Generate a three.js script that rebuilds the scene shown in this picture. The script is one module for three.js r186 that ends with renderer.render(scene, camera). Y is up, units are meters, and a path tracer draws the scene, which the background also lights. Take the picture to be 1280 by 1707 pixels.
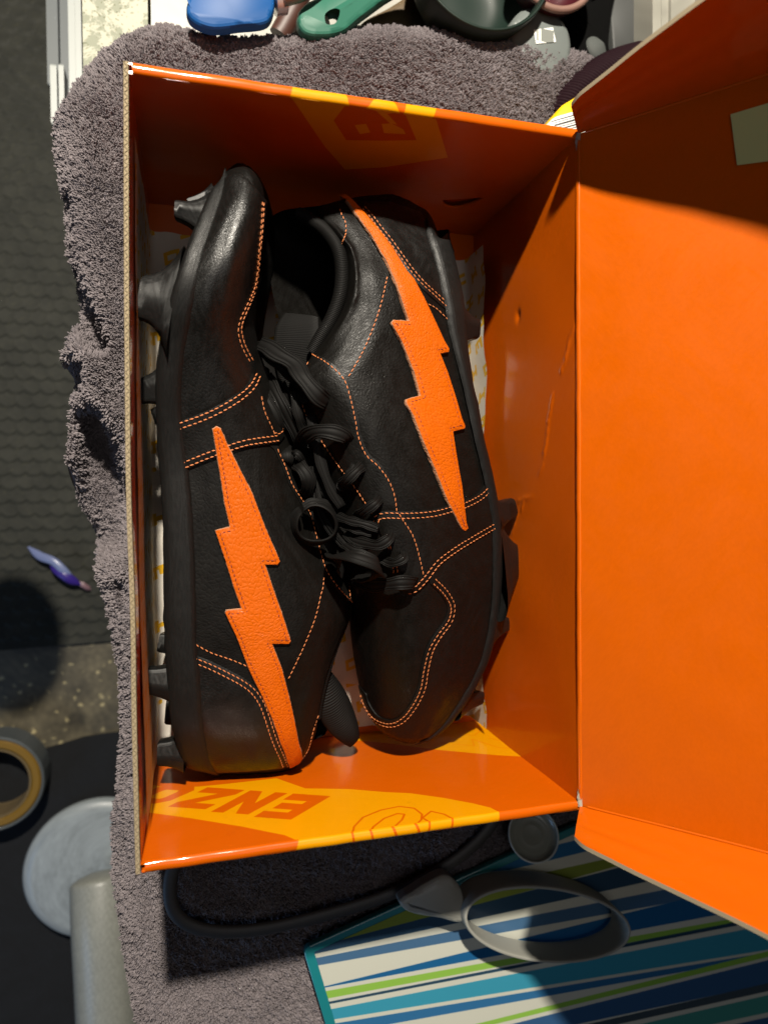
import * as THREE from 'three';
import { mergeGeometries, mergeVertices, toCreasedNormals } from 'three/addons/utils/BufferGeometryUtils.js';
import { RectAreaLightUniformsLib } from 'three/addons/lights/RectAreaLightUniformsLib.js';
import { createNoise3D } from 'simplex-noise';

/* ---------- camera, lights, exposure ---------- */
const scene = new THREE.Scene();
const V = (x, y, z) => new THREE.Vector3(x, y, z);
const BOX = { w: 0.207, h: 0.1312, l: 0.33 };          // inner size of the shoe box; its inner floor corner is the origin
const EYE = V(0.02234, 0.43681, 0.17633);
const RIGHT = V(0.9639, 0.26613, 0.00863).normalize(), DOWN = V(-0.01389, 0.01789, 0.99974).normalize(), FWD = V(0.2659, -0.96377, 0.02094).normalize();
const camera = new THREE.PerspectiveCamera(73.1, 767 / 1024, 0.02, 20);
camera.position.copy(EYE);
camera.quaternion.setFromRotationMatrix(new THREE.Matrix4().makeBasis(RIGHT, DOWN.clone().negate(), FWD.clone().negate()));
camera.focus = 0.365; camera.userData.fStop = 7;
camera.updateMatrixWorld();
scene.add(camera);
scene.background = new THREE.Color(0x000000);

const LAMP = V(-0.03, 0.92, -0.5);
const lamp = new THREE.PointLight(new THREE.Color().setRGB(1, 0.92, 0.79), 9.8, 0, 2);
lamp.position.copy(LAMP); lamp.castShadow = true; lamp.shadow.radius = 1.0; lamp.shadow.mapSize.set(2048, 2048); lamp.shadow.camera.near = 0.05; lamp.shadow.bias = -0.0005;
scene.add(lamp);
RectAreaLightUniformsLib.init();
const room = new THREE.RectAreaLight(new THREE.Color().setRGB(1, 0.95, 0.93), 1.1, 1.1, 1.1);   // the dim room all round: a pale ceiling
room.position.set(0.12, 2.1, 0.3); room.lookAt(0.12, 0, 0.3001); scene.add(room);
const sideGlow = new THREE.RectAreaLight(new THREE.Color().setRGB(0.36, 0.6, 1), 4.5, 0.5, 0.35);  // a bluish screen or doorway low on the left
sideGlow.position.set(-0.85, 0.25, 0.95); sideGlow.lookAt(-0.1, -0.4, 0.55); scene.add(sideGlow);

const renderer = new THREE.WebGLRenderer({ antialias: true });
renderer.setSize(767, 1024);
renderer.toneMapping = THREE.LinearToneMapping;
renderer.toneMappingExposure = 1;
renderer.shadowMap.enabled = true;

/* ---------- helpers ---------- */
let seed = 20240611;
const rnd = () => { seed = (seed * 1664525 + 1013904223) >>> 0; return seed / 4294967296; };
const rr = (a, b) => a + (b - a) * rnd();
const noise = createNoise3D(rnd);
const clamp = (x, a = 0, b = 1) => Math.min(b, Math.max(a, x));
const sm = (a, b, x) => { const t = clamp((x - a) / (b - a)); return t * t * (3 - 2 * t); };
const mix = (a, b, t) => a + (b - a) * t;
const FOCAL = 1150.83;                                   // of the photograph, 1280 x 1707
function sight(px, py) {                                  // direction in which a picture point was seen: the survey all positions come from
  return RIGHT.clone().multiplyScalar((px - 640) / FOCAL).addScaledVector(DOWN, (py - 853.5) / FOCAL).add(FWD);
}
function onPlane(px, py, axis, val) { const d = sight(px, py); return EYE.clone().addScaledVector(d, (val - EYE[axis]) / d[axis]); }
const at = (px, py, y) => onPlane(px, py, 'y', y);
function toPx(p) { const q = p.clone().sub(EYE), w = q.dot(FWD); return [640 + FOCAL * q.dot(RIGHT) / w, 853.5 + FOCAL * q.dot(DOWN) / w]; }

const used = {};
function numbered(name) { used[name] = (used[name] ?? -1) + 1; return used[name] ? `${name}_${String(used[name]).padStart(3, '0')}` : name; }
function tag(o, label, category, group) { o.userData.label = label; o.userData.category = category; if (group) o.userData.group = group; return o; }
function part(name, geo, mat, parent, extra) {
  const m = new THREE.Mesh(geo, mat); m.name = parent === scene ? numbered(name) : name; m.castShadow = m.receiveShadow = true;
  if (extra) Object.assign(m.userData, extra);
  parent.add(m); return m;
}
function thing(name, label, category, group) { const g = new THREE.Group(); g.name = numbered(name); scene.add(g); return tag(g, label, category, group); }
function cr(rows, k) {                                    // Catmull-Rom through rows of numbers, k in [0, rows-1]
  const n = rows.length, i = clamp(Math.floor(k), 0, n - 2), t = k - i;
  const a = rows[Math.max(0, i - 1)], b = rows[i], c = rows[i + 1], d = rows[Math.min(n - 1, i + 2)];
  return b.map((_, j) => 0.5 * (2 * b[j] + (c[j] - a[j]) * t + (2 * a[j] - 5 * b[j] + 4 * c[j] - d[j]) * t * t + (3 * b[j] - a[j] - 3 * c[j] + d[j]) * t * t * t));
}
function gridGeo(nu, nv, f, closedV = false) {            // f(u, v, i, j) -> Vector3, uv as given by f.uv or u,v
  const pos = [], uv = [], idx = [];
  for (let i = 0; i <= nu; i++) for (let j = 0; j <= nv; j++) { const p = f(i / nu, j / nv); pos.push(p.x, p.y, p.z); uv.push(p.u ?? i / nu, p.v ?? j / nv); }
  const w = nv + 1;
  for (let i = 0; i < nu; i++) for (let j = 0; j < nv; j++) { const a = i * w + j; idx.push(a, a + w, a + 1, a + 1, a + w, a + w + 1); }
  const g = new THREE.BufferGeometry();
  g.setAttribute('position', new THREE.Float32BufferAttribute(pos, 3)); g.setAttribute('uv', new THREE.Float32BufferAttribute(uv, 2)); g.setIndex(idx);
  g.computeVertexNormals(); return g;
}
function sweep(pts, radii, { up = V(0, 1, 0), n = 40, seg = 14, section, closed = false, uvs = 50, ends = true } = {}) {
  const curve = new THREE.CatmullRomCurve3(pts, closed, 'centripetal'), len = curve.getLength();
  const f = (u, v) => {
    const p = curve.getPointAt(clamp(u)), t = curve.getTangentAt(clamp(u)), hint = typeof up === 'function' ? up(u) : up;
    const s = t.clone().cross(hint).normalize(), nn = s.clone().cross(t).normalize(), r = radii(u), a = v * Math.PI * 2;
    const [c, d] = section ? section(v, u) : [Math.cos(a), Math.sin(a)];
    p.addScaledVector(s, c * r[0]).addScaledVector(nn, d * r[1]); p.u = u * len * uvs; p.v = v * (r[0] + r[1]) * 3 * uvs; return p;
  };
  const g = gridGeo(n, seg, f);
  if (closed || !ends) return g;
  const caps = [0, 1].map(u => { const c = curve.getPointAt(u); return gridGeo(seg, 1, (a, b) => { const q = f(u, u ? a : 1 - a); return b ? q : Object.assign(c.clone(), { u: q.u, v: q.v }); }); });
  return mergeGeometries([g, ...caps]);
}
const roundEnds = (a, b, e = 0.08) => u => { const k = Math.sqrt(clamp(1 - Math.pow(1 - clamp(Math.min(u, 1 - u) / e), 2), 0.0004, 1)); return [a * k, b * k]; };
function flatten(pl) { return pl.map(p => V(p[0], p[1], p[2])); }
function smoothClosed(pl, n = 8) { const c = new THREE.CatmullRomCurve3(pl.map(p => V(p.x, p.y, p.z)), true, 'centripetal'); return c.getPoints(pl.length * n).slice(0, -1); }
function planShape(pxs, y, holes = [], smooth = true, n = 6) {
  const conv = l => { let w = l.map(([a, b]) => at(a, b, y)); if (smooth) w = smoothClosed(w, n); return w.map(p => new THREE.Vector2(p.x, -p.z)); };
  const s = new THREE.Shape(conv(pxs)); for (const h of holes) s.holes.push(new THREE.Path(conv(h))); return s;
}
function planSolid(pxs, y, th, bevel, holes = [], smooth = true) {     // y = height of its top face as it was seen
  const g = new THREE.ExtrudeGeometry(planShape(pxs, y, holes, smooth), { depth: Math.max(th - 2 * bevel, 0.0002), bevelEnabled: bevel > 0, bevelSize: bevel, bevelOffset: -bevel, bevelThickness: bevel, bevelSegments: 4, curveSegments: 4 });
  g.rotateX(-Math.PI / 2); g.translate(0, y - th + bevel, 0); return toCreasedNormals(g, 0.7);
}
function boxAt(x0, x1, y0, y1, z0, z1, r = 0.001) {
  const s = new THREE.Shape(); s.moveTo(x0 + r, y0 + r); s.lineTo(x1 - r, y0 + r); s.lineTo(x1 - r, y1 - r); s.lineTo(x0 + r, y1 - r); s.closePath();
  const g = new THREE.ExtrudeGeometry(s, { depth: z1 - z0 - 2 * r, bevelSize: r, bevelThickness: r, bevelSegments: 2, bevelEnabled: true }); g.translate(0, 0, z0 + r); return g;
}

/* ---------- textures and materials ---------- */
function dataTex(n, f, color) {
  const d = new Uint8Array(n * n * 4);
  for (let y = 0; y < n; y++) for (let x = 0; x < n; x++) { const c = f(x / n, y / n), o = (y * n + x) * 4; for (let k = 0; k < 3; k++) d[o + k] = clamp(Array.isArray(c) ? c[k] : c) * 255; d[o + 3] = 255; }
  const t = new THREE.DataTexture(d, n, n); t.wrapS = t.wrapT = THREE.RepeatWrapping; t.magFilter = THREE.LinearFilter; t.minFilter = THREE.LinearMipmapLinearFilter; t.generateMipmaps = true;
  if (color) t.colorSpace = THREE.SRGBColorSpace; t.needsUpdate = true; return t;
}
const tn = (x, y, f, z = 0) => {                          // tiling noise on a torus
  const a = x * 2 * Math.PI, b = y * 2 * Math.PI, r = f / (2 * Math.PI);
  return noise(Math.cos(a) * r + 7 * z, Math.sin(a) * r + Math.cos(b) * r * 1.31, Math.sin(b) * r + z * 3);
};
function cells(n, jit = 0.9) {                            // tiling cell pattern: distance to the borders between pebbles
  const P = []; for (let i = 0; i < n * n; i++) P.push([rr(0.5 - jit / 2, 0.5 + jit / 2), rr(0.5 - jit / 2, 0.5 + jit / 2)]);
  return (x, y) => {
    const gx = Math.floor(x * n), gy = Math.floor(y * n); let a = 9, b = 9;
    for (let j = -1; j <= 1; j++) for (let i = -1; i <= 1; i++) { const cx = gx + i, cy = gy + j, p = P[((cy + n) % n) * n + (cx + n) % n], d = Math.hypot(cx + p[0] - x * n, cy + p[1] - y * n); if (d < a) { b = a; a = d; } else if (d < b) b = d; }
    return b - a;
  };
}
const c40 = cells(34), c18 = cells(13);
const leatherBump = dataTex(512, (x, y) => {
  const wx = x + 0.012 * tn(x, y, 9, 1), wy = y + 0.012 * tn(x, y, 9, 2), w = v => v - Math.floor(v);
  return 0.25 + 0.38 * Math.pow(clamp(c40(w(wx), w(wy)) * 1.7), 0.6) + 0.12 * tn(x, y, 60, 3) + 0.2 * Math.pow(clamp(c18(w(wx + .3), w(wy + .1)) * 2.2), 0.5);
});
const scuff = dataTex(512, (x, y) => { const n = tn(x, y, 8, 5) * 0.5 + tn(x, y, 30, 6) * 0.35; return 0.62 + 0.22 * n; });
const fine = dataTex(256, (x, y) => 0.5 + 0.3 * tn(x, y, 60, 8) + 0.25 * tn(x, y, 120, 9));
const cloud = dataTex(512, (x, y) => 0.72 + 0.1 * tn(x, y, 6, 11) + 0.08 * tn(x, y, 22, 12) + 0.05 * tn(x, y, 70, 13));
const rep = (t, a, b = a) => { const c = t.clone(); c.repeat.set(a, b); c.needsUpdate = true; return c; };
const lin = (r, g, b) => new THREE.Color().setRGB(r, g, b);
const std = (o) => new THREE.MeshStandardMaterial({ side: THREE.DoubleSide, ...o });
const phy = (o) => new THREE.MeshPhysicalMaterial({ side: THREE.DoubleSide, ...o });

const M = {
  leather: phy({ color: lin(0.0034, 0.003, 0.0025), roughness: 0.74, roughnessMap: scuff, bumpMap: leatherBump, bumpScale: 0.00014, specularIntensity: 0.45 }),
  leatherSoft: phy({ color: lin(0.0034, 0.003, 0.0025), roughness: 0.72, roughnessMap: scuff, bumpMap: leatherBump, bumpScale: 0.00015, specularIntensity: 0.34 }),
  smooth: phy({ color: lin(0.0036, 0.0035, 0.0031), roughness: 0.6, roughnessMap: scuff, bumpMap: leatherBump, bumpScale: 0.00012, specularIntensity: 0.8 }),
  orangeLeather: phy({ color: lin(0.46, 0.082, 0.001), specularIntensity: 0.35, roughness: 0.8, roughnessMap: scuff, bumpMap: leatherBump, bumpScale: 0.00045 }),
  rawEdge: std({ color: lin(0.36, 0.17, 0.09), roughness: 1, bumpMap: fine, bumpScale: 0.0004 }),
  sole: phy({ color: lin(0.0055, 0.0055, 0.0052), specularIntensity: 0.5, roughness: 0.72, roughnessMap: scuff, bumpMap: fine, bumpScale: 0.00006 }),
  stud: phy({ color: lin(0.005, 0.005, 0.0048), specularIntensity: 0.6, roughness: 0.6, roughnessMap: scuff }),
  lining: phy({ specularIntensity: 0.2, color: lin(0.0022, 0.002, 0.0018), roughness: 0.95 }),
  webbing: phy({ color: lin(0.0032, 0.0029, 0.0026), roughness: 0.65, specularIntensity: 0.3 }),
  thread: std({ color: lin(0.5, 0.16, 0.05), roughness: 0.6 }),
  darkThread: std({ color: lin(0.16, 0.016, 0.006), roughness: 0.7 }),
  card: phy({ color: lin(0.47, 0.08, 0.0002), roughness: 0.62, roughnessMap: cloud, specularIntensity: 0.2, clearcoat: 0.5, clearcoatRoughness: 0.12, bumpMap: rep(fine, 9), bumpScale: 0.00003 }),
  kraft: std({ color: lin(0.25, 0.2, 0.125), roughness: 0.95 }),
  tissue: std({ color: lin(0.8, 0.78, 0.74), roughness: 0.9 }),
};

const grain = dataTex(1024, (x, y) => { const n = 0.975 + 0.012 * tn(x, y, 120, 62) + 0.006 * tn(x, y, 40, 61); return [n, n, n]; }, true);
M.lidCard = M.card.clone(); M.lidCard.map = rep(grain, 0.2, 0.125); M.lidCard.roughnessMap = rep(cloud, 0.4, 0.25);

/* ---------- the shoe box ---------- */
const printScale = 5200;
function wallCanvas(w, h, draw, base) {
  const c = document.createElement('canvas'); c.width = Math.round(w * printScale); c.height = Math.round(h * printScale);
  const g = c.getContext('2d'); g.fillStyle = base; g.fillRect(0, 0, c.width, c.height); draw(g, c.width, c.height);
  const t = new THREE.CanvasTexture(c); t.colorSpace = THREE.SRGBColorSpace; t.anisotropy = 8; return t;
}
const ORANGE = '#b64f00', YELLOW = '#c98600';
// ink(z) turns survey points of an end panel into canvas points of that panel (metres along the panel and up it)
const ink = (z, g, H) => ({
  path(pts) { g.beginPath(); pts.forEach(([a, b], i) => { const p = onPlane(a, b, 'z', z), x = p.x * printScale, y = H - p.y * printScale; i ? g.lineTo(x, y) : g.moveTo(x, y); }); },
  fill(pts, c) { this.path(pts); g.closePath(); g.fillStyle = c; g.fill(); },
  line(pts, c, w) { this.path(pts); g.strokeStyle = c; g.lineWidth = w; g.lineJoin = 'round'; g.stroke(); },
});
const nearPrint = wallCanvas(BOX.w, BOX.h, (g, W, H) => {
  const k = ink(BOX.l, g, H);
  k.fill([[230, 1300], [267, 1311], [330, 1311], [372, 1307], [461, 1297], [509, 1314], [580, 1315], [640, 1320], [684, 1322], [740, 1330], [788, 1339], [817, 1346], [840, 1358], [840, 1420], [520, 1420], [502, 1404], [475, 1392], [440, 1385], [406, 1378], [320, 1364], [240, 1353]], YELLOW);
  k.fill([[570, 1190], [800, 1198], [890, 1262], [830, 1259], [731, 1250], [640, 1238], [590, 1234]], YELLOW);
  // ENZO in slanted block capitals, upside down from here
  const T = (i, pts) => pts.map(([x, y]) => [551 - 62 * (x + i * 1.15) - 66 * y, 1327 - 4.5 * (x + i * 1.15) + (39 - 3.4 * i) * y]);
  k.fill(T(0, [[0, 0], [1, 0], [1, 0.26], [0.36, 0.26], [0.36, 0.38], [0.9, 0.38], [0.9, 0.62], [0.36, 0.62], [0.36, 0.74], [1, 0.74], [1, 1], [0, 1]]), ORANGE);
  k.fill(T(1, [[0, 0], [0.33, 0], [0.33, 0.52], [0.68, 0], [1, 0], [1, 1], [0.67, 1], [0.67, 0.48], [0.33, 1], [0, 1]]), ORANGE);
  k.fill(T(2, [[0, 0], [1, 0], [1, 0.26], [0.45, 0.26], [1, 0.76], [1, 1], [0, 1], [0, 0.74], [0.55, 0.74], [0, 0.24]]), ORANGE);
  k.fill(T(3, [[0.2, 0], [0.8, 0], [1, 0.2], [1, 0.8], [0.8, 1], [0.2, 1], [0, 0.8], [0, 0.2]]), ORANGE);
  k.fill(T(3, [[0.34, 0.26], [0.66, 0.26], [0.7, 0.35], [0.7, 0.65], [0.66, 0.74], [0.34, 0.74], [0.3, 0.65], [0.3, 0.35]]), YELLOW);
  const C = '#c87300';
  k.line([[586, 1395], [590, 1378], [605, 1362], [635, 1350], [665, 1344], [690, 1347], [703, 1357], [702, 1366], [690, 1378]], ORANGE, 5);
  k.line([[615, 1390], [622, 1378], [640, 1364], [662, 1356], [674, 1357], [670, 1366], [655, 1380], [648, 1388]], ORANGE, 5);
  k.line([[725, 1376], [704, 1363], [718, 1352], [740, 1357], [760, 1368]], ORANGE, 5);
  k.line([[752, 1240], [790, 1243], [786, 1232], [812, 1240], [830, 1246], [850, 1247], [838, 1236], [815, 1230]], C, 5);
  k.line([[760, 1222], [790, 1226], [800, 1218], [770, 1214], [776, 1206], [800, 1211]], C, 5);
}, ORANGE);
const farPrint = wallCanvas(BOX.w, BOX.h, (g, W, H) => {
  const k = ink(0, g, H);
  k.fill([[474, 148], [493, 173], [541, 244], [575, 283], [640, 279], [746, 263], [727, 201], [712, 180]], YELLOW);
  k.fill([[556, 201], [574, 178], [594, 170], [622, 184], [648, 190], [673, 186], [694, 234], [640, 235], [577, 234]], ORANGE);
  k.fill([[591, 209], [610, 207], [617, 221], [600, 224]], YELLOW);
  k.fill([[636, 207], [652, 206], [672, 216], [676, 224], [640, 222]], YELLOW);
  k.fill([[622, 181], [632, 176], [662, 208], [650, 206]], YELLOW);
}, ORANGE);
const cardPrint = (map) => phy({ map, roughness: 0.62, roughnessMap: cloud, specularIntensity: 0.2, clearcoat: 0.5, clearcoatRoughness: 0.12 });
const boxT = thing('shoe_box', 'open orange cardboard shoe box with yellow print holding two black cleats on a grey towel', 'shoe box');
const bow = (z) => -0.0016 * Math.sin(Math.PI * clamp(z / BOX.l));
// floor and the two end panels, each a doubled board with a rolled rim
part('floor_panel', boxAt(-0.001, BOX.w + 0.002, -0.0025, 0, -0.003, BOX.l + 0.003, 0.0006), M.card, boxT);
function endPanel(z, dir, map, slot) {
  const { w, h } = BOX;
  const s = new THREE.Shape([[-0.0016, 0.0004], [w + 0.0022, 0.0004], [w + 0.0022, h - 0.0012], [-0.0016, h - 0.0012]].map(p => new THREE.Vector2(...p)));
  if (slot) { const [a, b] = [onPlane(738, 334, 'z', 0), onPlane(806, 330, 'z', 0)], hole = new THREE.Path(); hole.moveTo(a.x, a.y); for (let i = 1; i <= 12; i++) { const t = i / 12; hole.lineTo(mix(a.x, b.x, t), mix(a.y, b.y, t) + 0.0006 * Math.sin(Math.PI * t)); } for (let i = 1; i < 12; i++) { const t = 1 - i / 12; hole.lineTo(mix(a.x, b.x, t), mix(a.y, b.y, t) - 0.0125 * Math.pow(Math.sin(Math.PI * t), 0.7)); } s.holes.push(hole); }
  const g = new THREE.ExtrudeGeometry(s, { depth: 0.0012, bevelEnabled: false });
  const uv = g.attributes.uv, p = g.attributes.position; for (let i = 0; i < p.count; i++) uv.setXY(i, p.getX(i) / w, p.getY(i) / h);
  g.translate(0, 0, dir > 0 ? z : z - 0.0012);
  const inner = part('end_panel', g, cardPrint(map), boxT);
  const y1 = h - 0.001, outer = boxAt(-0.0008, w + 0.001, -0.002, y1, dir > 0 ? z + 0.0034 : z - 0.0046, dir > 0 ? z + 0.0046 : z - 0.0034, 0.0003); part('outer_panel', outer, M.card, boxT);
  const rim = gridGeo(60, 10, (u, v) => { const a = Math.PI * v, x = mix(0.0006, w - 0.0006, u); const q = V(x, h - 0.0016 + 0.0016 * Math.sin(a) + 0.0003 * noise(x * 40, dir, 2), z + dir * (0.0023 - 0.0024 * Math.cos(a))); q.u = u; q.v = 1 - 0.02 * v; return q; });
  part('rolled_rim', rim, cardPrint(map), boxT);
  return inner;
}
endPanel(0, -1, farPrint, true); endPanel(BOX.l, 1, nearPrint, false);
// the long panel on the left: single corrugated board whose cut edge shows its flutes
{
  const { h, l } = BOX, N = 60, x = (z, o) => bow(z) + o - 0.0006 * noise(z * 9, 1, 4);
  const skin = (o) => gridGeo(N, 8, (u, v) => { const z = mix(-0.0046, l + 0.0046, u); const p = V(x(z, o), mix(-0.002, h + 0.0005 - 0.0005 * noise(z * 30, o * 900, 1), v), z); p.u = u * 8; p.v = v * 3; return p; });
  const panel = part('side_panel', skin(-0.0004), M.card, boxT);
  part('outer_liner', skin(-0.0027), M.kraft, panel); part('inner_liner', skin(-0.0009), M.kraft, panel);
  const flute = gridGeo(1300, 1, (u, v) => { const z = mix(-0.0045, l + 0.0045, u); return V(x(z, -0.0018) + 0.0006 * Math.sin(z * 2 * Math.PI / 0.0031), mix(0.05, h - 0.00005, v), z); });
  part('fluting', mergeGeometries([flute, gridGeo(120, 1, (u, v) => { const z = mix(-0.0045, l + 0.0045, u); return V(x(z, mix(-0.0028, -0.0008, v)), h - 0.0005, z); })]), M.kraft, panel);
}
// the long panel on the right carries the hinge; it is dented and creased
{
  const { w, h, l } = BOX, P = (a, b) => onPlane(a, b, 'x', w);
  const creases = [[[933, 620], [944, 585], [948, 560], [955, 545]], [[919, 660], [912, 700], [908, 740], [904, 760]], [[903, 775], [897, 790]], [[862, 835], [884, 828]], [[860, 860], [852, 888]], [[872, 830], [868, 850]]].map(l2 => l2.map(q => P(...q)));
  const dent = P(862, 527);
  const dist = (y, z, l2) => { let d = 9; for (let i = 0; i + 1 < l2.length; i++) { const a = l2[i], b = l2[i + 1], ay = b.y - a.y, az = b.z - a.z, t = clamp(((y - a.y) * ay + (z - a.z) * az) / (ay * ay + az * az)); d = Math.min(d, Math.hypot(y - a.y - t * ay, z - a.z - t * az)); } return d; };
  const face = gridGeo(330, 130, (u, v) => {
    const z = l * u, y = h * v; let x = w + 0.0009 * Math.sin(Math.PI * u) * v + 0.00035 * noise(z * 14, y * 14, 7);
    creases.forEach((c2, i) => { const d = dist(y, z, c2); x -= (i < 2 ? 0.00075 : 0.0005) * Math.exp(-d * d / 0.0000022) * (0.6 + 0.4 * noise(z * 200, y * 200, i)); });
    const e = Math.hypot(y - dent.y, (z - dent.z) * 0.8); x += 0.0011 * Math.exp(-e * e / 0.000006);
    const q = V(x, y, z); q.u = u * 8; q.v = v * 3; return q;
  });
  const panel = part('side_panel', face, M.card, boxT);
  part('outer_liner', boxAt(w + 0.0024, w + 0.0034, -0.002, h - 0.001, -0.0046, l + 0.0046, 0.0003), M.kraft, panel);
}
// the lid, hinged on the right rim and thrown back
{
  const { w, h, l } = BOX, A = 51 * Math.PI / 180, d = V(Math.cos(A), Math.sin(A), 0), n = V(-Math.sin(A), Math.cos(A), 0), LEN = 0.215;
  const base = V(w + 0.0006, h - 0.0004, 0);
  const P = (s, z, k = 0) => base.clone().addScaledVector(d, s).addScaledVector(n, k).add(V(0, 0, z));
  const warp = (s, z) => 0.0012 * noise(s * 6, z * 6, 3) * sm(0, 0.05, s) + 0.0002 * noise(s * 30, z * 30, 8);
  const lid = part('lid', gridGeo(90, 110, (u, v) => { const s = LEN * u, z = mix(-0.002, l + 0.002, v); const q = P(s, z, warp(s, z)); q.u = u * 5; q.v = v * 8; return q; }), M.lidCard, boxT);
  part('lid_backing', gridGeo(20, 30, (u, v) => P(LEN * u, mix(-0.002, l + 0.002, v), -0.0026)), M.kraft, lid);
  part('hinge_fold', gridGeo(80, 8, (u, v) => { const a = -1.1 + v * 3.6, z = mix(-0.001, l + 0.001, u); const q = V(w + 0.0010 - 0.0012 * Math.cos(a), h - 0.0012 + 0.0016 * Math.sin(a) + 0.00025 * noise(z * 60, 3, 1), z); q.u = u * 8; q.v = v * .1; return q; }), M.card, lid);
  for (const [z0, sg, c0, c1, up] of [[l + 0.002, 1, 0.0238, 0.235, 0.965], [-0.002, -1, 0.0247, 0.488, 0.998]]) {     // the end flaps stand up and widen away from the hinge
    const u = n.clone().multiplyScalar(up).add(V(0, 0, sg * Math.sqrt(1 - up * up)));
    const F = (s, t, k) => { const lenAt = (c0 + c1 * Math.min(s, 0.17)) * (1 - 0.1 * Math.pow(Math.max(0, 1 - s / 0.009), 2)); return P(s + 0.0048 * t * Math.pow(1 - s / LEN, 6), z0, 0.0002 + warp(s, z0)).addScaledVector(u, lenAt * t + 0.0001).add(V(0, 0, -sg * k)).add(V(0, 0, 0.0008 * noise(s * 12, t * 3, sg + 5) * t)); };
    const face = gridGeo(80, 24, (a, b) => { const q = F(LEN * a, b, 0); q.u = a * 5; q.v = b; return q; });
    const flap = part('lid_flap', face, M.card, lid);
    const back = gridGeo(40, 8, (a, b) => F(LEN * a, b, -0.002)), edge = gridGeo(120, 2, (a, b) => F(LEN * a, 1, -0.002 * b)), front = gridGeo(24, 2, (a, b) => F(0, a, -0.002 * b));
    part('flap_backing', mergeGeometries([back, edge, front]), M.kraft, flap);
    part('flap_crease', sweep([P(0.004, z0 - sg * 0.0004, 0.0004 + warp(0.004, z0)), P(0.07, z0 - sg * 0.0003, 0.0004 + warp(0.07, z0)), P(0.14, z0 - sg * 0.0003, 0.0004 + warp(0.14, z0)), P(LEN, z0 - sg * 0.0003, 0.0004 + warp(LEN, z0))], () => [0.0006, 0.0005], { n: 60, seg: 8, up: n }), M.card, flap);
  }
  for (const [z, k] of [[l + 0.0005, 1], [-0.0005, -1]]) part('torn_corner', gridGeo(14, 8, (u, v) => { const zz = z - k * 0.011 * u * (0.6 + 0.4 * noise(v * 4, u * 3, 2)), a = 0.2 + v * 1.5; return V(w + 0.0010 - 0.0016 * Math.cos(a) * (1 + 0.3 * noise(u * 9, v * 9, 5)), h - 0.0011 + 0.0020 * Math.sin(a) * (1 - 0.5 * u), zz + k * 0.002); }), std({ color: lin(0.3, 0.27, 0.22), roughness: 1 }), lid);
  // the pale sticker on the inside of the lid
  const S = (px, py) => { const q = sight(px, py), t = base.clone().sub(EYE).dot(n) / q.dot(n); const p = EYE.clone().addScaledVector(q, t).sub(base); return [p.dot(d), p.z]; };
  const corners = [S(1217, 192), S(1320, 160), S(1338, 262), S(1228, 277)];
  const st = gridGeo(12, 12, (a, b) => { const s = mix(mix(corners[0][0], corners[1][0], a), mix(corners[3][0], corners[2][0], a), b), z = mix(mix(corners[0][1], corners[1][1], a), mix(corners[3][1], corners[2][1], a), b); return P(s, z, warp(s, z) + 0.0007); });
  part('paper_sticker', st, std({ color: lin(0.46, 0.52, 0.2), roughness: 0.6 }), lid, { label: 'pale green paper sticker inside the lid' });
}

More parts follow.
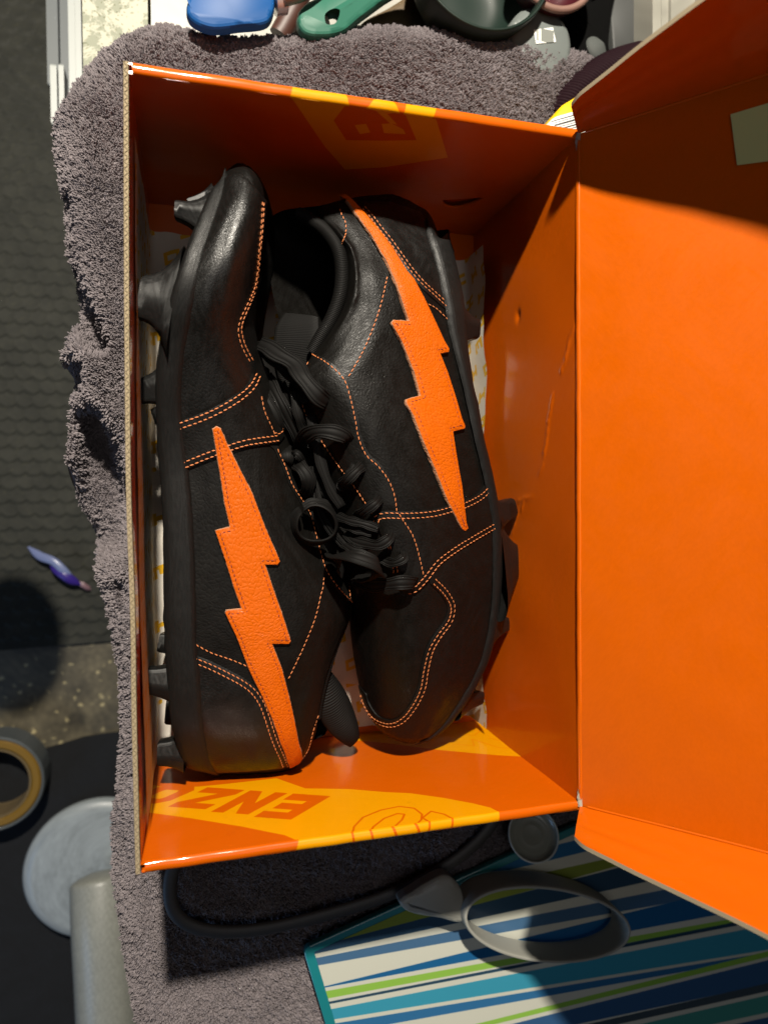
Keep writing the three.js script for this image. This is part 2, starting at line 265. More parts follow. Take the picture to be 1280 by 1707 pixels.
/* ---------- tissue paper in the box ---------- */
{
  const c = document.createElement('canvas'); c.width = c.height = 1024; const g = c.getContext('2d');
  g.fillStyle = '#ece8e0'; g.fillRect(0, 0, 1024, 1024); g.fillStyle = '#f2bd12';
  const glyph = (x, y, s, k) => { g.save(); g.translate(x, y); g.rotate(-1.45); g.transform(1, 0, -0.3, 1, 0, 0); const r = (a, b, w, h) => g.fillRect(a * s, b * s, w * s, h * s);
    if (k === 0) { r(0, 0, 4, 1.2); r(0, 0, 1.3, 5); r(0, 1.9, 3, 1.1); r(0, 3.9, 4, 1.2); } else if (k === 1) { r(0, 0, 1.3, 5); r(2.7, 0, 1.3, 5); r(1.2, 1, 1.6, 2); } else if (k === 2) { r(0, 0, 4, 1.2); r(0, 3.8, 4, 1.2); r(1.3, 1.2, 1.5, 2.6); } else { r(0, 0, 4, 1.1); r(0, 3.9, 4, 1.1); r(0, 0, 1.2, 5); r(2.8, 0, 1.2, 5); } g.restore(); };
  for (let j = 0; j < 9; j++) for (let i = 0; i < 10; i++) glyph(i * 112 + (j % 2) * 50, j * 118 + 110, 13, (i + j) % 4);
  const map = new THREE.CanvasTexture(c); map.colorSpace = THREE.SRGBColorSpace; map.wrapS = map.wrapT = THREE.RepeatWrapping;
  const W = BOX.w, L = BOX.l;
  const up0 = 0.108, up1 = 0.020, tot = W + up0 + up1;
  const geo = gridGeo(120, 160, (u, v) => {
    const a = u * tot - up0, z = mix(0.018, L - 0.006, v) + 0.003 * noise(a * 20, 1, 4);
    const r = 0.0045; let x = a, y = 0.0022;
    const bend = (o, lim) => { const q = o; if (q < 0) return [q, 0]; const arc = r * Math.PI / 2; if (q < arc) return [r * Math.sin(q / r), r * (1 - Math.cos(q / r))]; return [r, r + q - arc]; };
    const fold = 0.0035 * noise(x * 18, z * 12, 1) + 0.0018 * noise(x * 60, z * 40, 2) + 0.0012 * Math.abs(noise(x * 35 + z * 25, z * 20, 6));
    if (a > W - 0.0116) { const [dx, dy] = bend(a - (W - 0.0116)); x = W - 0.0116 + dx + 0.002 * noise(z * 14, 5, 1); y += dy; }
    if (a < 0.0051) { const [dx, dy] = bend(0.0051 - a); x = 0.0051 - dx + bow(z) - 0.0004 * noise(z * 14, 9, 1); y += dy; }
    y += Math.max(-0.0012, fold) * 0.9; const lim = clamp(x, 0.0004 + bow(z), W - 0.0028);
    const q = V(lim, y, z); q.u = a / 0.15; q.v = v * L / 0.15; return q;
  });
  tag(part('tissue_paper', geo, std({ map, roughness: 0.85, color: lin(0.6, 0.58, 0.55) }), scene), 'white tissue paper with yellow lettering lining the shoe box under the cleats', 'tissue paper');
}

/* ---------- the shoes ---------- */
// stations run along the shoe; a = feather line where upper meets sole, b = the far visible edge of the upper (ridge or collar), each a surveyed point and its height
function makeShoe(o) {
  const rows = o.rows.map(r => { const A = at(r[0], r[1], r[2]), B = at(r[3], r[4], r[5]); return [A.x, A.y, A.z, B.x, B.y, B.z, r[6], r[7], r[8], r[9]]; });   // bulge, roll (deg), sole thickness, sole width
  const n = rows.length - 1, sg = o.side, hs = o.bulge, tuck = o.tuck;                 // side: -1 sole to the left, 1 sole to the right
  const st = s => { const r = cr(rows, clamp(s) * n); return { A: V(r[0], r[1], r[2]), B: V(r[3], r[4], r[5]), h: Math.max(0, r[6]), roll: r[7] * Math.PI / 180, th: r[8], w: Math.max(0.0005, r[9]) }; };
  const frame = (s, c) => {
    const p = st(clamp(s - 0.004)), q = st(clamp(s + 0.004)), L = q.A.add(q.B).sub(p.A).sub(p.B).setY(0).normalize();
    const e1 = c.B.clone().sub(c.A), e2 = L.clone().cross(e1).normalize(); if (e2.y < 0) e2.negate();
    const nrm = V(sg * Math.cos(c.roll), -Math.sin(c.roll), 0); nrm.addScaledVector(L, -nrm.dot(L)).normalize();
    const lat = L.clone().cross(nrm).normalize(); if (lat.y < 0) lat.negate();
    return { L, e1, e2, nrm, lat };
  };
  const bump = o.relief ?? (() => 0);
  function S(s, t) {                                      // the visible skin of the upper
    const c = st(s), a = Math.PI * t, x = Math.pow(Math.sin(a / 2), 0.92), y = 1 - Math.pow(Math.max(0, Math.cos(a / 2)), 0.92);
    return V(mix(c.A.x, c.B.x, x), mix(c.A.y, c.B.y, y) + c.h * hs * Math.sin(a) + bump(s, t), mix(c.A.z, c.B.z, x));
  }
  function N(s, t) { const e = 0.004, a = S(clamp(s + e), t).sub(S(clamp(s - e), t)), b = S(s, clamp(t + e)).sub(S(s, clamp(t - e))); const m = a.cross(b).normalize(); const c = EYE.clone().sub(S(s, t)); if (m.dot(c) < 0) m.negate(); return m; }
  const UV = (s, t) => [s * 0.32 / 0.055, t * 0.1 / 0.055];
  // survey table for finding surface coordinates
  const NS = 150, NT = 60, table = [];
  for (let i = 0; i <= NS; i++) for (let j = 1; j < NT; j++) { const q = toPx(S(i / NS, j / NT)); table.push([q[0], q[1], i / NS, j / NT]); }
  function find(px, py) {
    let best = 1e9, s = 0, t = 0; for (const r of table) { const d = (r[0] - px) ** 2 + (r[1] - py) ** 2; if (d < best) { best = d; s = r[2]; t = r[3]; } }
    for (let k = 0; k < 8; k++) {
      const p = toPx(S(s, t)), e = 0.002, a = toPx(S(clamp(s + e), t)), b = toPx(S(s, clamp(t + e)));
      const j11 = (a[0] - p[0]) / e, j21 = (a[1] - p[1]) / e, j12 = (b[0] - p[0]) / e, j22 = (b[1] - p[1]) / e, det = j11 * j22 - j12 * j21; if (Math.abs(det) < 1e-3) break;
      const dx = px - p[0], dy = py - p[1]; s = clamp(s + clamp((j22 * dx - j12 * dy) / det, -0.02, 0.02), 0.001, 0.999); t = clamp(t + clamp((j11 * dy - j21 * dx) / det, -0.05, 0.05), 0.005, 0.995);
    }
    return [s, t];
  }
  const g = thing('cleat', o.label, 'cleat', undefined);
  // skin, lining and the side that is turned away
  const skin = gridGeo(220, 72, (u, v) => { const p = S(u, v), q = UV(u, v); p.u = q[0]; p.v = q[1]; return p; });
  const upper = part('upper', skin, M.leatherSoft, g);
  const M0 = o.mouth;                                     // [s0, s1, far collar rows]
  const Q = s => { const B = S(s, 1); if (!M0) return { q: B, d: 0 }; const k = clamp((s - M0.s0) / (M0.s1 - M0.s0)), w = sm(0, 0.06, k) * sm(0, 0.06, 1 - k); if (w <= 0) return { q: B, d: 0 }; const r = cr(M0.far, k * (M0.far.length - 1)), far = at(r[0], r[1], r[2]); return { q: B.lerp(far, w), d: M0.depth * w }; };
  part('hidden_side', gridGeo(120, 24, (u, v) => { const c = st(u), q = Q(u).q, f = frame(u, c), foot = c.A.clone().addScaledVector(f.lat, -c.w).addScaledVector(f.nrm, -0.0005); const a = v * Math.PI / 2, p = q.clone().lerp(foot, v); const out = f.nrm.clone().multiplyScalar(-tuck[0]).addScaledVector(f.lat, -tuck[1]); p.addScaledVector(out, Math.sin(Math.PI * v) * sm(0, 0.05, u) * sm(0, 0.05, 1 - u)); p.y = Math.max(p.y, 0.006); const t = UV(u, v); p.u = t[0]; p.v = t[1]; return p; }), M.leather, g);
  if (M0) part('lining', gridGeo(90, 24, (u, v) => { const s = mix(M0.s0, M0.s1, u), { q, d } = Q(s), B = S(s, 1), c = st(s), f = frame(s, c); const p = B.lerp(q, v); const dip = f.nrm.clone().multiplyScalar(1).addScaledVector(f.lat, -0.35).normalize(); return p.addScaledVector(dip, d * Math.pow(Math.sin(Math.PI * v), 0.45)); }), M.lining, g);
  // outsole: a plate with a rounded edge
  const soleSec = [[0.0006, -0.0035], [0.0018, -0.0026], [0.0027, -0.0012], [0.0030, 0.0004], [0.0031, 0.2], [0.0029, 0.5], [0.0024, 0.72], [0.0014, 0.88], [0.0002, 0.97], [-0.0025, 1], [-0.3, 1.02], [-0.7, 1.02], [-0.97, 1], [-1, 0.6], [-1, 0]];
  const soleGeo = gridGeo(200, soleSec.length * 3 - 1, (u, v) => {
    const uu = mix(0.026, 0.992, u), c = st(uu), f = frame(uu, c), k = v * (soleSec.length - 1), ki = Math.min(soleSec.length - 2, Math.floor(k)), r = soleSec[ki].map((q, m) => mix(q, soleSec[ki + 1][m], k - ki));
    const e = Math.min(1, Math.min(u, 1 - u) / 0.02 + 0.15);
    const along = r[0] < -0.01 ? r[0] * c.w : r[0] * 1, out = k < 3.01 ? r[1] : r[1] * c.th;
    const p = c.A.clone().addScaledVector(f.lat, along).addScaledVector(f.nrm, out + 0.0006 * noise(u * 40, v * 3, 5) * 0.3); p.y = Math.max(p.y, 0.004); p.u = u * 8; p.v = v * 3; return p;
  });
  part('outsole', soleGeo, M.sole, g);
  // studs: blades that flare into the plate
  for (const q of o.studs) {
    const [s, off, len, b0, b1, w0, w1, lean = 0] = q;    // place, share of the width under the edge, length, root and tip length, root and tip width
    const c = st(s), f = frame(s, c), root = c.A.clone().addScaledVector(f.nrm, c.th - 0.0022).addScaledVector(f.lat, 0.0016 - off * c.w);
    const sec = (v, k) => { const a = v * 2 * Math.PI, e = 0.45, cc = Math.cos(a), ss = Math.sin(a); return [Math.sign(cc) * Math.pow(Math.abs(cc), e), Math.sign(ss) * Math.pow(Math.abs(ss), e)]; };
    const body = gridGeo(14, 28, (u, v) => { const [x, y] = sec(v), k = Math.pow(1 - u, 2.4), round = u > 0.9 ? Math.sqrt(1 - Math.pow((u - 0.9) / 0.1, 2) * 0.25) : 1; const a = mix(b1, b0, k) * round / 2, b = mix(w1, w0, k) * round / 2; const p = root.clone().addScaledVector(f.nrm, u * (len + 0.002)).addScaledVector(f.L, x * a + lean * u).addScaledVector(f.lat, y * b - b * 0.9); p.u = u; p.v = v * 3; return p; });
    const tipC = root.clone().addScaledVector(f.nrm, len + 0.002), cap = gridGeo(28, 3, (a, b) => { const [x, y] = sec(a), r = Math.sqrt(0.75); return tipC.clone().addScaledVector(f.nrm, -0.0004 * b * b).addScaledVector(f.L, x * b1 * r / 2 * b + lean).addScaledVector(f.lat, (y * b - 0.9 / r) * w1 * r / 2); });
    part('stud', toCreasedNormals(mergeGeometries([body, cap]), 0.8), M.stud, g);
  }
  // a leather piece laid over the upper
  function densify(pts, step = 9, closed = true) { const out = []; const m = pts.length; for (let i = 0; i < (closed ? m : m - 1); i++) { const a = pts[i], b = pts[(i + 1) % m], k = Math.max(1, Math.round(Math.hypot(b[0] - a[0], b[1] - a[1]) / step)); for (let j = 0; j < k; j++) out.push([mix(a[0], b[0], j / k), mix(a[1], b[1], j / k)]); } if (!closed) out.push(pts[m - 1]); return out; }
  function patch(name, px, th, mat, { edgeMat, parent = g, lift0 = 0, puff = 0.0013, soft = false, low = 0.55 } = {}) {
    const bd = densify(px, 6), poly = bd.map(p => find(...p)), KS = 0.32, KT = 0.09;
    const P2 = poly.map(p => [p[0] * KS, p[1] * KT]);
    const dist = (s, t) => { let d = 9; const x = s * KS, y = t * KT; for (let i = 0; i < P2.length; i++) { const a = P2[i], b = P2[(i + 1) % P2.length], dx = b[0] - a[0], dy = b[1] - a[1], k = clamp(((x - a[0]) * dx + (y - a[1]) * dy) / (dx * dx + dy * dy + 1e-12)); d = Math.min(d, Math.hypot(x - a[0] - k * dx, y - a[1] - k * dy)); } return d; };
    const gs = 0.0017 / KS, gt = 0.0017 / KT, s0 = Math.min(...poly.map(p => p[0])), s1 = Math.max(...poly.map(p => p[0])), t0 = Math.min(...poly.map(p => p[1])), t1 = Math.max(...poly.map(p => p[1]));
    const clip = (pl, ax, val, keep) => { const out = []; for (let i = 0; i < pl.length; i++) { const a = pl[i], b = pl[(i + 1) % pl.length], ia = keep * (a[ax] - val) >= 0, ib = keep * (b[ax] - val) >= 0; if (ia) out.push(a); if (ia !== ib) { const k = (val - a[ax]) / (b[ax] - a[ax]); const q = [mix(a[0], b[0], k), mix(a[1], b[1], k)]; q[ax] = val; out.push(q); } } return out; };
    const pos = [], uv = [], ids = new Map(), idx = [];
    const vid = (s, t) => { const key = Math.round(s * 2e5) + '_' + Math.round(t * 2e5); let id = ids.get(key); if (id === undefined) { id = pos.length / 3; ids.set(key, id); const d = dist(s, t), p = S(s, t).addScaledVector(N(s, t), lift0 + th * (low + (1 - low) * sm(0, puff, d))); pos.push(p.x, p.y, p.z); uv.push(...UV(s, t)); } return id; };
    const ns = Math.ceil((s1 - s0) / gs), nt = Math.ceil((t1 - t0) / gt);
    for (let i = 0; i < ns; i++) {
      let col = clip(clip(poly, 0, s0 + i * gs, 1), 0, s0 + (i + 1) * gs, -1); if (col.length < 3) continue;
      for (let j = 0; j < nt; j++) {
        let c = clip(clip(col, 1, t0 + j * gt, 1), 1, t0 + (j + 1) * gt, -1); if (c.length < 3) continue;
        c = c.filter((p, k) => { const q = c[(k + 1) % c.length]; return Math.abs(p[0] - q[0]) + Math.abs(p[1] - q[1]) > 1e-6; }); if (c.length < 3) continue;
        const v2 = c.map(p => new THREE.Vector2(...p)); if (THREE.ShapeUtils.isClockWise(v2)) { v2.reverse(); c.reverse(); }
        for (const f of THREE.ShapeUtils.triangulateShape(v2, [])) { const [a, b, d] = f.map(k => c[k]); const ar = Math.abs((b[0] - a[0]) * (d[1] - a[1]) - (d[0] - a[0]) * (b[1] - a[1])); if (ar > 1e-10) idx.push(...f.map(k => vid(...c[k]))); }
      }
    }
    const geo = new THREE.BufferGeometry(); geo.setAttribute('position', new THREE.Float32BufferAttribute(pos, 3)); geo.setAttribute('uv', new THREE.Float32BufferAttribute(uv, 2)); geo.setIndex(idx); geo.computeVertexNormals();
    { const nn = geo.attributes.normal, pp = geo.attributes.position; let f = 0; for (let i = 0; i < pp.count; i += 7) { const e = EYE.clone().sub(V(pp.getX(i), pp.getY(i), pp.getZ(i))); f += Math.sign(e.x * nn.getX(i) + e.y * nn.getY(i) + e.z * nn.getZ(i)); } if (f < 0) { const ix = geo.index.array; for (let i = 0; i < ix.length; i += 3) { const a = ix[i]; ix[i] = ix[i + 1]; ix[i + 1] = a; } geo.computeVertexNormals(); } }
    const m = part(name, geo, mat, parent);
    const skirt = gridGeo(poly.length, 3, (u, v) => { const i = Math.round(u * poly.length) % poly.length, [s, t] = poly[i]; const nn = N(s, t), p = S(s, t); const rag = edgeMat ? 0.00022 * noise(i * 0.9, v * 2, 3) : 0; p.addScaledVector(nn, lift0 + mix(th * low, -0.0012, v) + rag); const q = UV(s, t); p.u = q[0]; p.v = q[1] + v * 0.02;
      if (edgeMat && v > 0.2) { const [sa, ta] = poly[(i + poly.length - 1) % poly.length], [sb, tb] = poly[(i + 1) % poly.length]; const tg = S(sb, tb).sub(S(sa, ta)); const side = tg.cross(nn).normalize().multiplyScalar(0.00035 + rag); if (o.edgeFlip) side.negate(); p.add(side); } return p; });
    part(edgeMat ? 'raw_edge' : 'cut_edge', skirt, edgeMat ?? mat, m);
    return m;
  }
  // a seam: short stitches laid along a surveyed line
  const stitchGeo = new THREE.OctahedronGeometry(1, 1);
  function seam(px, { lift = 0.0006, gap = 0, pitch = 0.0026, len = 0.00215, r = 0.00029, mat = M.thread, parent = g, closed = false } = {}) {
    const P = densify(px, 7, closed).map(p => find(...p)), pts = P.map(([s, t]) => S(s, t).addScaledVector(N(s, t), lift)), nor = P.map(([s, t]) => N(s, t));
    const cum = [0]; for (let i = 1; i < pts.length; i++) cum.push(cum[i - 1] + pts[i].distanceTo(pts[i - 1]));
    const L = cum[cum.length - 1], geos = [], mtx = new THREE.Matrix4(), lines = gap ? [-gap, gap] : [0];
    for (const off of lines) for (let k = 0, d = 0.001 + (off > 0 ? pitch * 0.3 : 0); d < L; d += pitch * rr(0.96, 1.04), k++) {
      let i = 1; while (i < cum.length - 1 && cum[i] < d) i++;
      const w = clamp((d - cum[i - 1]) / (cum[i] - cum[i - 1] + 1e-9)), p = pts[i - 1].clone().lerp(pts[i], w), tg = pts[Math.min(i + 1, pts.length - 1)].clone().sub(pts[Math.max(0, i - 2)]).normalize(), nn = nor[i - 1].clone().lerp(nor[i], w).normalize(), side = tg.clone().cross(nn).normalize();
      p.addScaledVector(side, off); const dir = tg.clone().addScaledVector(side, rr(0.08, 0.2)).addScaledVector(nn, rr(-0.06, 0.06)).normalize(), s2 = dir.clone().cross(nn).normalize(), n2 = s2.clone().cross(dir);
      mtx.makeBasis(dir.multiplyScalar(len / 2 * rr(0.9, 1.08)), n2.multiplyScalar(r * 0.8), s2.multiplyScalar(r)); mtx.setPosition(p); geos.push(stitchGeo.clone().applyMatrix4(mtx));
    }
    if (!geos.length) return null;
    return part('stitching', mergeGeometries(geos), mat, parent, { kind: 'stuff' });
  }
  return { g, S, N, st, frame, find, patch, seam, upper };
}
// moves a surveyed polyline sideways by d picture units
function shift(pl, d) { return pl.map((p, i) => { const a = pl[Math.max(0, i - 1)], b = pl[Math.min(pl.length - 1, i + 1)], dx = b[0] - a[0], dy = b[1] - a[1], l = Math.hypot(dx, dy) || 1; return [p[0] - dy / l * d, p[1] + dx / l * d]; }); }
function inset(pl, d) { const m = pl.length; let area = 0; for (let i = 0; i < m; i++) { const a = pl[i], b = pl[(i + 1) % m]; area += a[0] * b[1] - b[0] * a[1]; } const sgn = area > 0 ? 1 : -1;
  return pl.map((p, i) => { const a = pl[(i + m - 1) % m], b = pl[(i + 1) % m]; const n1 = [-(p[1] - a[1]), p[0] - a[0]], n2 = [-(b[1] - p[1]), b[0] - p[0]], l1 = Math.hypot(...n1), l2 = Math.hypot(...n2); n1[0] /= l1; n1[1] /= l1; n2[0] /= l2; n2[1] /= l2; const k = Math.max(0.45, 1 + n1[0] * n2[0] + n1[1] * n2[1]); return [p[0] + sgn * d * (n1[0] + n2[0]) / k, p[1] + sgn * d * (n1[1] + n2[1]) / k]; }); }
function smoothLine(pl, n = 5) { const c = new THREE.CatmullRomCurve3(pl.map(p => V(p[0], p[1], 0)), false, 'centripetal'); return c.getPoints((pl.length - 1) * n).map(p => [p.x, p.y]); }

// lace: a flat ribbed ribbon
const lift = (shoe, l) => l.map(([px, py, h, abs]) => { if (abs) return [px, py, h, 1]; const [u, v] = shoe.find(px, py), p = shoe.S(u, v).addScaledVector(shoe.N(u, v), h + 0.0028); return [p.x, p.y, p.z, 2]; });
function ribbon(parent, pts, width = 0.0065, thick = 0.0014, up = V(-0.1, 1, 0.05), n = 60) {
  const sec = (v) => { const a = v * 2 * Math.PI, c = Math.cos(a), s = Math.sin(a); return [Math.sign(c) * Math.pow(Math.abs(c), 0.6), Math.sign(s) * Math.pow(Math.abs(s), 0.5) * (0.8 + 0.32 * Math.cos(c * Math.PI * 5))]; };
  return part('lace', sweep(pts.map(p => p[3] === 2 ? V(p[0], p[1], p[2]) : at(p[0], p[1], p[2])), u => { const e = Math.sqrt(clamp(Math.min(u, 1 - u) / 0.03, 0.02, 1)) * (1 + 0.05 * Math.sin(u * 400 * (n / 60))); const w = 1 + 0.1 * Math.sin(u * 19 + width * 9000); return [width / 2 * w, thick / 2 * e]; }, { up, n: n * 2, seg: 64, section: sec, uvs: 300 }), M.webbing, parent);
}

/* ----- the cleat on the left, sole to the left, toe away ----- */
const left = makeShoe({
  side: -1, bulge: 0.28, tuck: [0.016, 0.012], label: 'black leather cleat on the left, studs against the box wall, toe up',
  edgeFlip: true,
  //      feather px       h       ridge px        h      bulge  roll  thick  width
  rows: [
    [374, 285, 0.096, 380, 285, 0.096, 0.000, 4, 0.0030, 0.002],
    [371, 300, 0.099, 410, 292, 0.088, 0.018, 4, 0.0042, 0.034],
    [368, 318, 0.102, 426, 308, 0.082, 0.028, 4, 0.0052, 0.050],
    [360, 346, 0.1050, 438, 338, 0.076, 0.036, 5, 0.0056, 0.064],
    [348, 380, 0.1080, 441, 376, 0.072, 0.040, 6, 0.0060, 0.074],
    [334, 420, 0.1105, 438, 420, 0.069, 0.040, 6, 0.0064, 0.080],
    [320, 470, 0.1115, 431, 470, 0.065, 0.036, 6, 0.0072, 0.083],
    [308, 520, 0.1085, 426, 520, 0.060, 0.030, 6, 0.0082, 0.084],
    [299, 575, 0.1020, 427, 572, 0.054, 0.026, 6, 0.0092, 0.083],
    [293, 640, 0.0955, 446, 630, 0.049, 0.022, 6, 0.0098, 0.081],
    [295, 710, 0.0890, 484, 700, 0.045, 0.020, 6, 0.0100, 0.078],
    [303, 780, 0.085, 504, 770, 0.045, 0.020, 6, 0.0108, 0.074],
    [310, 860, 0.084, 528, 850, 0.046, 0.020, 6, 0.0116, 0.070],
    [314, 950, 0.083, 563, 935, 0.048, 0.019, 6, 0.0124, 0.067],
    [316, 1030, 0.082, 586, 1004, 0.053, 0.017, 6, 0.0128, 0.066],
    [318, 1085, 0.081, 566, 1060, 0.057, 0.015, 6, 0.0132, 0.066],
    [323, 1130, 0.080, 545, 1120, 0.060, 0.013, 6, 0.0134, 0.066],
    [326, 1180, 0.078, 532, 1178, 0.061, 0.012, 6, 0.0132, 0.064],
    [331, 1222, 0.075, 524, 1222, 0.058, 0.012, 6, 0.0126, 0.060],
    [338, 1258, 0.068, 508, 1255, 0.051, 0.011, 6, 0.0116, 0.048],
    [350, 1282, 0.058, 494, 1274, 0.042, 0.006, 6, 0.0100, 0.030],
    [362, 1291, 0.046, 470, 1283, 0.034, 0.001, 6, 0.0080, 0.012],
  ],
  relief: (s, t) => 0.0016 * Math.exp(-(((s - 0.78) / 0.1) ** 2)) * Math.exp(-(((t - 0.86) / 0.1) ** 2)) + 0.0004 * noise(s * 9, t * 5, 2),
  mouth: { s0: 13.6 / 21, s1: 18.4 / 21, depth: 0.05, far: [[590, 1003, 0.05], [576, 1038, 0.046], [560, 1085, 0.044], [550, 1135, 0.043], [552, 1190, 0.043], [540, 1232, 0.044]] },
  studs: [[0.085, 0.16, 0.0115, 0.013, 0.004, 0.012, 0.004], [0.15, 0.14, 0.0135, 0.026, 0.009, 0.018, 0.007, -0.002], [0.315, 0.02, 0.0135, 0.052, 0.02, 0.024, 0.010, 0.002], [0.235, 0.7, 0.012, 0.016, 0.009, 0.014, 0.008], [0.425, 0.12, 0.0105, 0.02, 0.012, 0.016, 0.009], [0.44, 0.75, 0.011, 0.016, 0.01, 0.014, 0.008], [0.745, 0.75, 0.011, 0.018, 0.011, 0.014, 0.009], [0.775, 0.03, 0.0115, 0.02, 0.0135, 0.018, 0.010], [0.865, 0.7, 0.010, 0.018, 0.0145, 0.014, 0.009], [0.905, 0.06, 0.0115, 0.022, 0.013, 0.018, 0.010]],
});
const LB = [[355, 715], [361, 710.5], [367, 714], [372, 725], [379, 742.5], [396, 777], [420, 825], [440.6, 880], [464.7, 935], [461, 940], [440.6, 940], [454, 980], [471.6, 1031], [483, 1067], [480, 1071], [452, 1071], [468, 1113], [485, 1182], [495.6, 1234], [501.5, 1259], [496, 1267], [482, 1274], [468, 1237], [454, 1196], [437, 1158], [416.6, 1117], [396, 1062], [376, 1020], [378, 1016.5], [403, 1014], [391, 980], [375, 928], [360, 884], [384, 878], [375, 839], [368.5, 797.5], [361.6, 756]];
const L1 = smoothLine([[435, 336], [434, 360], [432, 390], [429, 418], [426.6, 450], [422, 480], [411, 507], [400, 533], [397, 551], [402.5, 575], [411, 593], [418, 605]]);
const L2 = smoothLine([[426.6, 625], [418, 644], [396, 664], [363, 684], [330, 699], [296, 711]]), L3 = smoothLine([[461, 731], [429, 735], [407, 738.5], [380.6, 747], [350, 758], [304, 777]]);
const L9 = smoothLine([[321, 1098], [351, 1110], [379, 1124], [403, 1137], [421.5, 1151], [435.6, 1171], [445, 1195], [454, 1223], [466, 1253], [475.5, 1276]]);
const featherL = (a, b, d = 3) => { const out = []; const r = [[374, 286], [372, 300], [368, 318], [360, 346], [348, 380], [334, 420], [320, 470], [308, 520], [299, 575], [293, 640], [295, 710], [303, 780], [310, 860], [314, 950], [316, 1030], [318, 1085], [323, 1130], [326, 1180], [331, 1222], [338, 1258], [350, 1281]]; for (let i = 0; i < r.length; i++) if (r[i][1] >= a && r[i][1] <= b) out.push([r[i][0] + d, r[i][1]]); return out; };
{
  const c = left;
  c.patch('toe_guard', [...featherL(300, 690, 2), ...shift(L2, 3).reverse(), ...shift(L1, -7).reverse(), [428, 318], [412, 300], [392, 291]], 0.0011, M.smooth);
  c.patch('strap', [...shift(L2, 8), ...shift(L3, -8).reverse(), [466, 735], [472, 726], [466, 712], [452, 690], [442, 668], [434, 645]], 0.0011, M.leather, { lift0: 0.0007 });
  c.patch('heel_counter', [...shift(L9, -8), [470, 1279], [420, 1284], [362, 1287], ...featherL(1100, 1260, 2).reverse()], 0.0011, M.smooth);
  c.patch('eyestay', [[452, 742], [466, 742], [482, 775], [500, 815], [512, 850], [540, 905], [565, 955], [583, 1003], [577, 998], [557, 974], [541.6, 950], [533, 924], [524, 891], [515, 858], [500, 832], [485, 808], [474, 779], [460, 749]].map(p => [p[0] - 3, p[1] + 1]), 0.0009, M.leather);
  const bolt = c.patch('lightning_bolt', LB, 0.0014, M.orangeLeather, { edgeMat: M.rawEdge, lift0: 0.0016, puff: 0.0016 });
  bolt.userData.label = 'orange leather lightning bolt on the left cleat';
  c.seam(inset(LB, 6), { lift: 0.0028, mat: M.darkThread, parent: bolt, closed: true, pitch: 0.0024, len: 0.0019, r: 0.0003 });
  c.seam(L1, { lift: 0.0013, gap: 0.0012 }); c.seam(L2, { lift: 0.002, gap: 0.0013, r: 0.00036 });
  c.seam(L3, { lift: 0.002, gap: 0.0013, r: 0.00034 }); c.seam([[453, 722], [463, 724], [468, 718], [467, 710]], { lift: 0.002 });
  c.seam(smoothLine([[432, 662], [437.5, 686], [446, 705.6], [453, 722]]), { lift: 0.002 });
  c.seam(smoothLine([[460.6, 749], [474, 779], [485, 808], [500, 832], [515, 858], [524, 891], [533, 924], [541.6, 950], [557, 974], [572, 991.6], [583, 1003]]), { lift: 0.0012 });
  c.seam(smoothLine([[575, 945], [579, 974], [582, 1002]]), { lift: 0.001 });
  c.seam(smoothLine([[539, 962], [537, 981], [535, 988], [525, 1029], [509, 1070], [492.5, 1106], [478, 1136]]), { lift: 0.0006 });
  c.seam(smoothLine([[317, 1068], [351, 1087], [384, 1098.6], [412, 1110]]), { lift: 0.0006 });
  c.seam(L9, { lift: 0.0013, gap: 0.0012 });
  c.seam(smoothLine([[529, 1194], [521, 1218], [513, 1248], [502, 1266]]), { lift: 0.0006 });
  // ribbed fabric binding round the collar and the padded far side of it
  const rib = (v, u) => { const a = v * 2 * Math.PI, k = 1 + 0.045 * Math.sin(u * 420); return [Math.cos(a) * k, Math.sin(a) * k]; };
  part('collar_binding', sweep([[585, 1004, 0.055], [574, 1035, 0.057], [560, 1070, 0.0595], [548, 1105, 0.0615], [538, 1140, 0.063], [531, 1172, 0.063], [528, 1196, 0.061]].map(p => at(...p)), u => [0.0027, 0.0027], { n: 420, seg: 12, section: rib }), M.webbing, c.g);
  part('heel_lining', sweep([[531, 1106, 0.055], [539, 1136, 0.056], [552, 1168, 0.056], [568, 1199, 0.053], [581, 1220, 0.050], [591, 1237, 0.046]].map(p => at(...p)), u => { const k = Math.sqrt(clamp(1 - Math.pow(clamp((u - 0.6) / 0.4), 2.4), 0.01, 1)); return [0.0098 * Math.pow(Math.sin(Math.PI * (0.04 + 0.86 * Math.pow(u, 0.85))), 0.85) + 0.0004, 0.0036 * k + 0.0006]; }, { n: 900, seg: 44, up: V(0.25, 0.95, -0.1), section: (v, u) => { const a = v * 2 * Math.PI, c2 = Math.cos(a), q = 0.04 * Math.sin(u * 260 + 7 * c2 * c2); return [c2, Math.sin(a) + q * Math.abs(Math.sin(a))]; } }), M.webbing, c.g);
}

